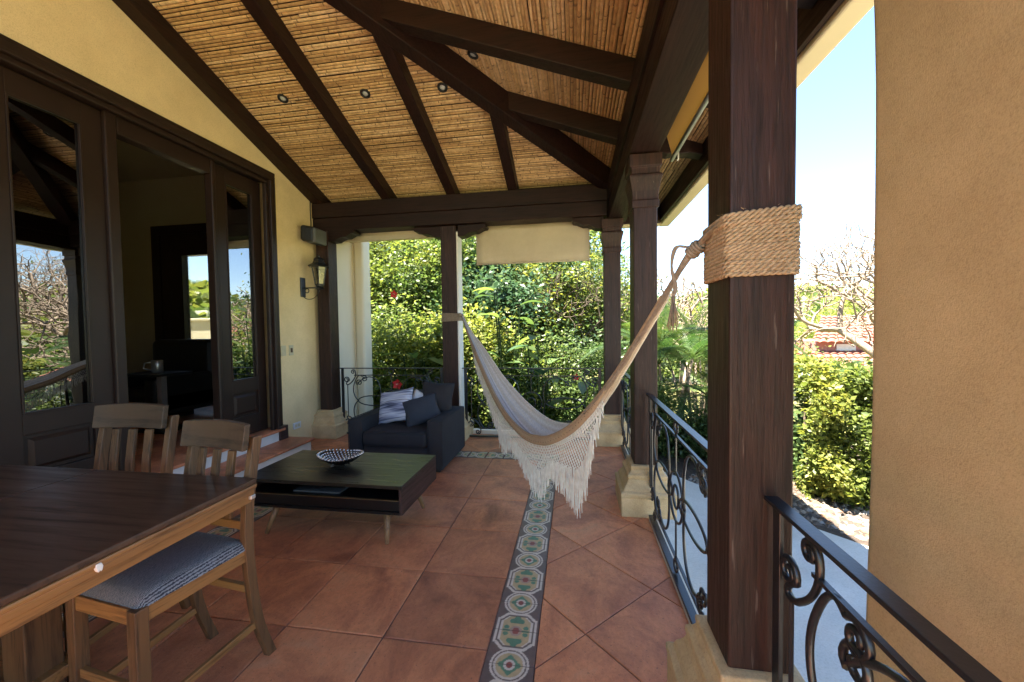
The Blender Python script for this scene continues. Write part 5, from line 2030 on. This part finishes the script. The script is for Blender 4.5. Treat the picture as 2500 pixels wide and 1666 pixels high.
acr = acr + 0.18 * rnd_edge * (face < 0.55) + 0.22 * np.clip(0.25 - zz, 0, 1)
xy = A0 + np.outer(u, (A1 - A0)) + np.outer(acr, nv) * 1.0
P = np.stack([xy[:, 0], xy[:, 1], -0.58 + zz], 1)
leaf_mesh("foliage", M['leaf_yel'], hg, P, 0.03 + 0.07 * rng.random(n) ** 2, rng, 0.25 + 0.5 * rng.random(n) + 0.2 * np.sin(u * 30), 0.55, origin=(4.3, 5.9, -0.6))
sb = MB()
for k in range(40):
    uu = (k + 0.5) / 40
    p = A0 + uu * (A1 - A0) + nv * rng.uniform(-0.3, 0.4)
    sb.tube([(p[0], p[1], -0.6), (p[0] + rng.normal() * 0.05, p[1] + rng.normal() * 0.05, 0.3), (p[0] + rng.normal() * 0.15, p[1] + rng.normal() * 0.12, 0.95)], [0.018, 0.014, 0.006], 5)
sb.build("stem", M['barkd'], hg)
hb_ = MB().box(0, 3.3, -0.28, 0.42, 0.15, 1.5)
ang = math.atan2(dirv[1], dirv[0])
hb_.v = [(A0[0] + 0.1 + x * math.cos(ang) - y * math.sin(ang), A0[1] + x * math.sin(ang) + y * math.cos(ang), z - 0.6) for x, y, z in hb_.v]
n2 = 9000
uu = rng.random(n2)
P2 = np.stack([*(A0 + np.outer(uu, A1 - A0) + np.outer(rng.uniform(-0.4, 0.6, n2), nv)).T, -0.5 + rng.random(n2) * 1.6], 1)
leaf_mesh("inner_foliage", M['leaf_dark'], hg, P2, rng.uniform(0.06, 0.12, n2), rng, rng.random(n2), 0.6, origin=(4.3, 5.9, -0.6))


# ---- palms
def frond(b, base, d, L, droop, rnd, lw=0.021, nl=36, tone=0.5):
    """pinnate frond: rachis plus folded leaflets"""
    d = d.normalized()
    pts = []
    q = base.copy(); dd = d.copy()
    ns_ = 14
    for i in range(ns_ + 1):
        pts.append(q.copy())
        dd = (dd + Vector((0, 0, -droop / ns_ * (0.5 + i / ns_ * 1.6)))).normalized()
        q = q + dd * (L / ns_)
    b.tube(pts, [0.012 - 0.0007 * i for i in range(ns_ + 1)], 4, cap=False, col=(0.85, 0, 0, 1))
    for i in range(nl):
        f = 0.16 + 0.84 * i / nl
        k = min(int(f * ns_), ns_ - 1)
        p = pts[k].lerp(pts[k + 1], f * ns_ - k)
        tg = (pts[k + 1] - pts[k]).normalized()
        sd_ = tg.cross(Vector((0, 0, 1))).normalized()
        ll = L * 0.34 * math.sin(math.pi * min(1, 0.15 + f * 0.83)) ** 0.7
        for s in (-1, 1):
            dr = (sd_ * s * 0.85 + tg * 0.62 + Vector((0, 0, 0.12))).normalized()
            e1 = p + dr * ll * 0.55
            e2 = p + dr * ll + Vector((0, 0, -0.25 * ll)) + tg * ll * 0.1
            wv = tg * lw * 0.5
            c = (min(1, max(0, tone + rnd.uniform(-0.25, 0.25))), 0, 0, 1)
            b.add([p - wv * .4, p + wv * .4, e1 + wv, e2, e1 - wv], [(0, 1, 2, 4), (4, 2, 3)], c)


def palm(label, x, y, z0, H, seed, nf=14, L=1.5, group="areca palms beyond the side railing"):
    rnd = random.Random(seed)
    t = thing("areca_palm", (x, y, z0), label, "palm", group)
    st_ = MB()
    fb = MB()
    for k in range(5):
        a = 2 * math.pi * k / 5 + rnd.random()
        bx, by = x + 0.14 * math.cos(a), y + 0.14 * math.sin(a)
        tx, ty = x + 0.42 * math.cos(a), y + 0.42 * math.sin(a)
        hh = H * rnd.uniform(0.75, 1.05)
        st_.tube([(bx, by, z0), ((bx + tx) / 2, (by + ty) / 2, z0 + hh * 0.55), (tx, ty, z0 + hh)], [0.035, 0.03, 0.022], 7)
        for j in range(max(3, nf // 3)):
            aa = rnd.uniform(0, 2 * math.pi)
            el = rnd.uniform(0.35, 1.15)
            d = Vector((math.cos(aa) * math.cos(el) + 0.5 * math.cos(a), math.sin(aa) * math.cos(el) + 0.5 * math.sin(a), math.sin(el)))
            frond(fb, Vector((tx, ty, z0 + hh)), d, L * rnd.uniform(0.8, 1.15), rnd.uniform(0.7, 1.4), rnd, tone=rnd.uniform(0.3, 0.75))
    st_.build("trunk", M['bark'], t, smooth=True)
    fb.build("fronds", M['leaf_palm'], t, fix=False)
    return t


palm("feathery palm clump right behind the middle post", 1.75, 7.6, -0.65, 1.7, 61, 14, 1.35)
palm("bright palm clump in the middle of the side opening", 2.3, 7.9, -0.65, 1.55, 62, 14, 1.35)
palm("taller palm clump left of the rope wrapped post", 2.85, 9.0, -0.7, 1.9, 63, 14, 1.5)
palm("palm clump half hidden at the rope wrapped post", 2.75, 7.3, -0.65, 1.0, 64, 10, 1.1)
palm("drooping palm deep in the left far bay", -3.6, 9.2, -0.95, 2.5, 65, 11, 1.5, group="palms among the far shrubs")
bush("leafy_shrub", "shrub", "dark undergrowth shrub at the palms' feet", 2.2, 6.85, -0.62, (0.8, 0.4, 0.55), 0.4, 4200, 0.12, 'leaf_dark', 71, 20, 0.2, 0.5, group="low shrubs below the palms")
bush("leafy_shrub", "shrub", "low glossy shrub below the taller palm", 3.3, 6.5, -0.62, (0.7, 0.4, 0.5), 0.35, 3600, 0.11, 'leaf_mid', 72, 18, 0.2, 0.5, group="low shrubs below the palms")
bush("leafy_shrub", "shrub", "shrub outside the corner post beyond the railing", 1.15, 7.2, -0.65, (0.6, 0.45, 0.8), 0.7, 4200, 0.11, 'leaf_mid', 73, 20, 0.2, 0.5, group="low shrubs below the palms")


# big paddle leaves (banana like) among the shrubs
def paddle_plant(label, x, y, z0, H, seed, mat='leaf_blue', n=9):
    rnd = random.Random(seed)
    t = thing("broad_leaf_plant", (x, y, z0), label, "plant", "broad leaved plants")
    b = MB(); s_ = MB()
    for k in range(n):
        a = rnd.uniform(0, 2 * math.pi)
        hh = H * rnd.uniform(0.5, 1.0)
        p0 = Vector((x, y, z0)); p1 = Vector((x + 0.25 * math.cos(a), y + 0.25 * math.sin(a), z0 + hh))
        s_.tube([p0, p0.lerp(p1, 0.6) - Vector((0, 0, 0)), p1], [0.02, 0.014, 0.01], 5)
        L = rnd.uniform(0.4, 0.65); W_ = L * 0.45
        d = Vector((math.cos(a), math.sin(a), rnd.uniform(0.0, 0.8))).normalized()
        sd_ = d.cross(Vector((0, 0, 1))).normalized()
        m_ = 6
        vs, fs = [], []
        for i in range(m_ + 1):
            f = i / m_
            c = p1 + d * L * f + Vector((0, 0, -0.35 * L * f * f))
            w_ = W_ * 0.5 * math.sin(math.pi * min(1, f * 0.93 + 0.06)) ** 0.7
            vs += [c - sd_ * w_ + Vector((0, 0, 0.25 * w_)), c, c + sd_ * w_ + Vector((0, 0, 0.25 * w_))]
        for i in range(m_):
            fs += [(3 * i, 3 * i + 1, 3 * i + 4, 3 * i + 3), (3 * i + 1, 3 * i + 2, 3 * i + 5, 3 * i + 4)]
        b.add(vs, fs, (rnd.random(), 0, 0, 1))
        b.build("leaf_blade", M[mat], t, fix=False, smooth=True)
        b = MB()
    s_.build("stem", M['leaf_dark'], t)


paddle_plant("blue green broad leaved plant behind the hammock railing", -0.6, 7.0, -0.95, 2.6, 81)
paddle_plant("broad leaved plant at the left bay railing", -3.0, 7.1, -0.95, 2.4, 82, 'leaf_mid', 10)
paddle_plant("tall broad leaved plant right of the hammock post", -1.25, 7.3, -0.95, 3.4, 83, 'leaf_mid', 12)
paddle_plant("low dark broad leaved plant near the corner post", 0.2, 6.9, -0.95, 1.7, 84, 'leaf_dark', 8)


def flower(label, x, y, z, s, seed):
    rnd = random.Random(seed)
    t = thing("hibiscus_flower", (x, y, z), label, "flower", "red flowers in the shrubs")
    b = MB()
    for k in range(5):
        a = 2 * math.pi * k / 5 + rnd.random() * 0.3
        d = Vector((math.cos(a), -0.5, math.sin(a)))
        sd_ = Vector((-math.sin(a), 0, math.cos(a)))
        c = Vector((x, y, z))
        b.add([c, c + d * s * 0.6 - sd_ * s * 0.4, c + d * s, c + d * s * 0.6 + sd_ * s * 0.4], [(0, 1, 2), (0, 2, 3)])
    b.build("petals", M['red'], t, fix=False)
    MB().tube([(x, y, z), (x + 0.01, y - s * 1.1, z + 0.01)], 0.006, 5).build("stamen", M['ivory'], t)


flower("red hibiscus flower behind the railing left of the striped cushion", -3.15, 6.60, 0.62, 0.10, 1)
flower("small red flower high in the left bay greenery", -3.25, 6.75, 2.25, 0.08, 2)
flower("pink red flower near the corner post railing", 0.03, 6.72, 0.75, 0.06, 3)


# ---- neighbouring house with red tile roofs
nh = thing("neighbour_house", (14.5, 21.5, -3.8), "pink neighbouring house with two stepped red clay tile roofs", "house")


def tile_roof(p00, p10, p11, p01, rows, cols, name):
    """corrugated clay slope between eave p00-p10 and ridge p01-p11"""
    b = MB()
    p00, p10, p11, p01 = map(Vector, (p00, p10, p11, p01))
    nn = (p10 - p00).cross(p01 - p00).normalized()
    if nn.z < 0: nn = -nn
    per = 6
    cc = cols * per
    vs, fs = [], []
    for r in range(rows + 1):
        for step_ in (0, 1) if 0 < r < rows else (0,):
            v = r / rows
            for i in range(cc + 1):
                u = i / cc
                h = 0.06 * abs(math.sin(math.pi * u * cols)) + (0.05 if step_ else 0.0)
                vs.append(p00.lerp(p10, u).lerp(p01.lerp(p11, u), v) + nn * h)
    lines = len(vs) // (cc + 1)
    for r in range(lines - 1):
        for i in range(cc):
            a = r * (cc + 1) + i
            fs.append((a, a + 1, a + cc + 2, a + cc + 1))
    b.add(vs, fs)
    return b.build(name, M['roof_red'], nh)


ex0, ex1 = 8.0, 22.0
tile_roof((ex0, 17.0, -0.95), (ex1, 17.0, -0.95), (ex1, 20.4, 0.30), (ex0 + 1, 20.4, 0.30), 9, 42, "lower_roof")
tile_roof((ex0 + 2.9, 20.0, 0.75), (ex1, 20.0, 0.75), (ex1, 23.4, 2.0), (ex0 + 5.2, 23.4, 2.0), 9, 34, "upper_roof")
MB().box(ex0 + 3.4, ex1, 20.5, 24.0, -3.6, 0.78).build("upper_wall", M['pink'], nh)
MB().box(ex0 + 0.5, ex1, 17.6, 20.3, -4.0, -0.80).build("lower_wall", M['white'], nh)
nw = MB()
for k in range(8):
    nw.box(ex0 + 4.2 + k * 1.5, ex0 + 4.9 + k * 1.5, 20.47, 20.499, 0.34, 0.66)
for k in range(8):
    f = MB().box(ex0 + 4.2 + k * 1.5, ex0 + 5.0 + k * 1.5, 20.44, 20.498, 0.33, 0.64).build("window", M['whiteplastic'], nh)
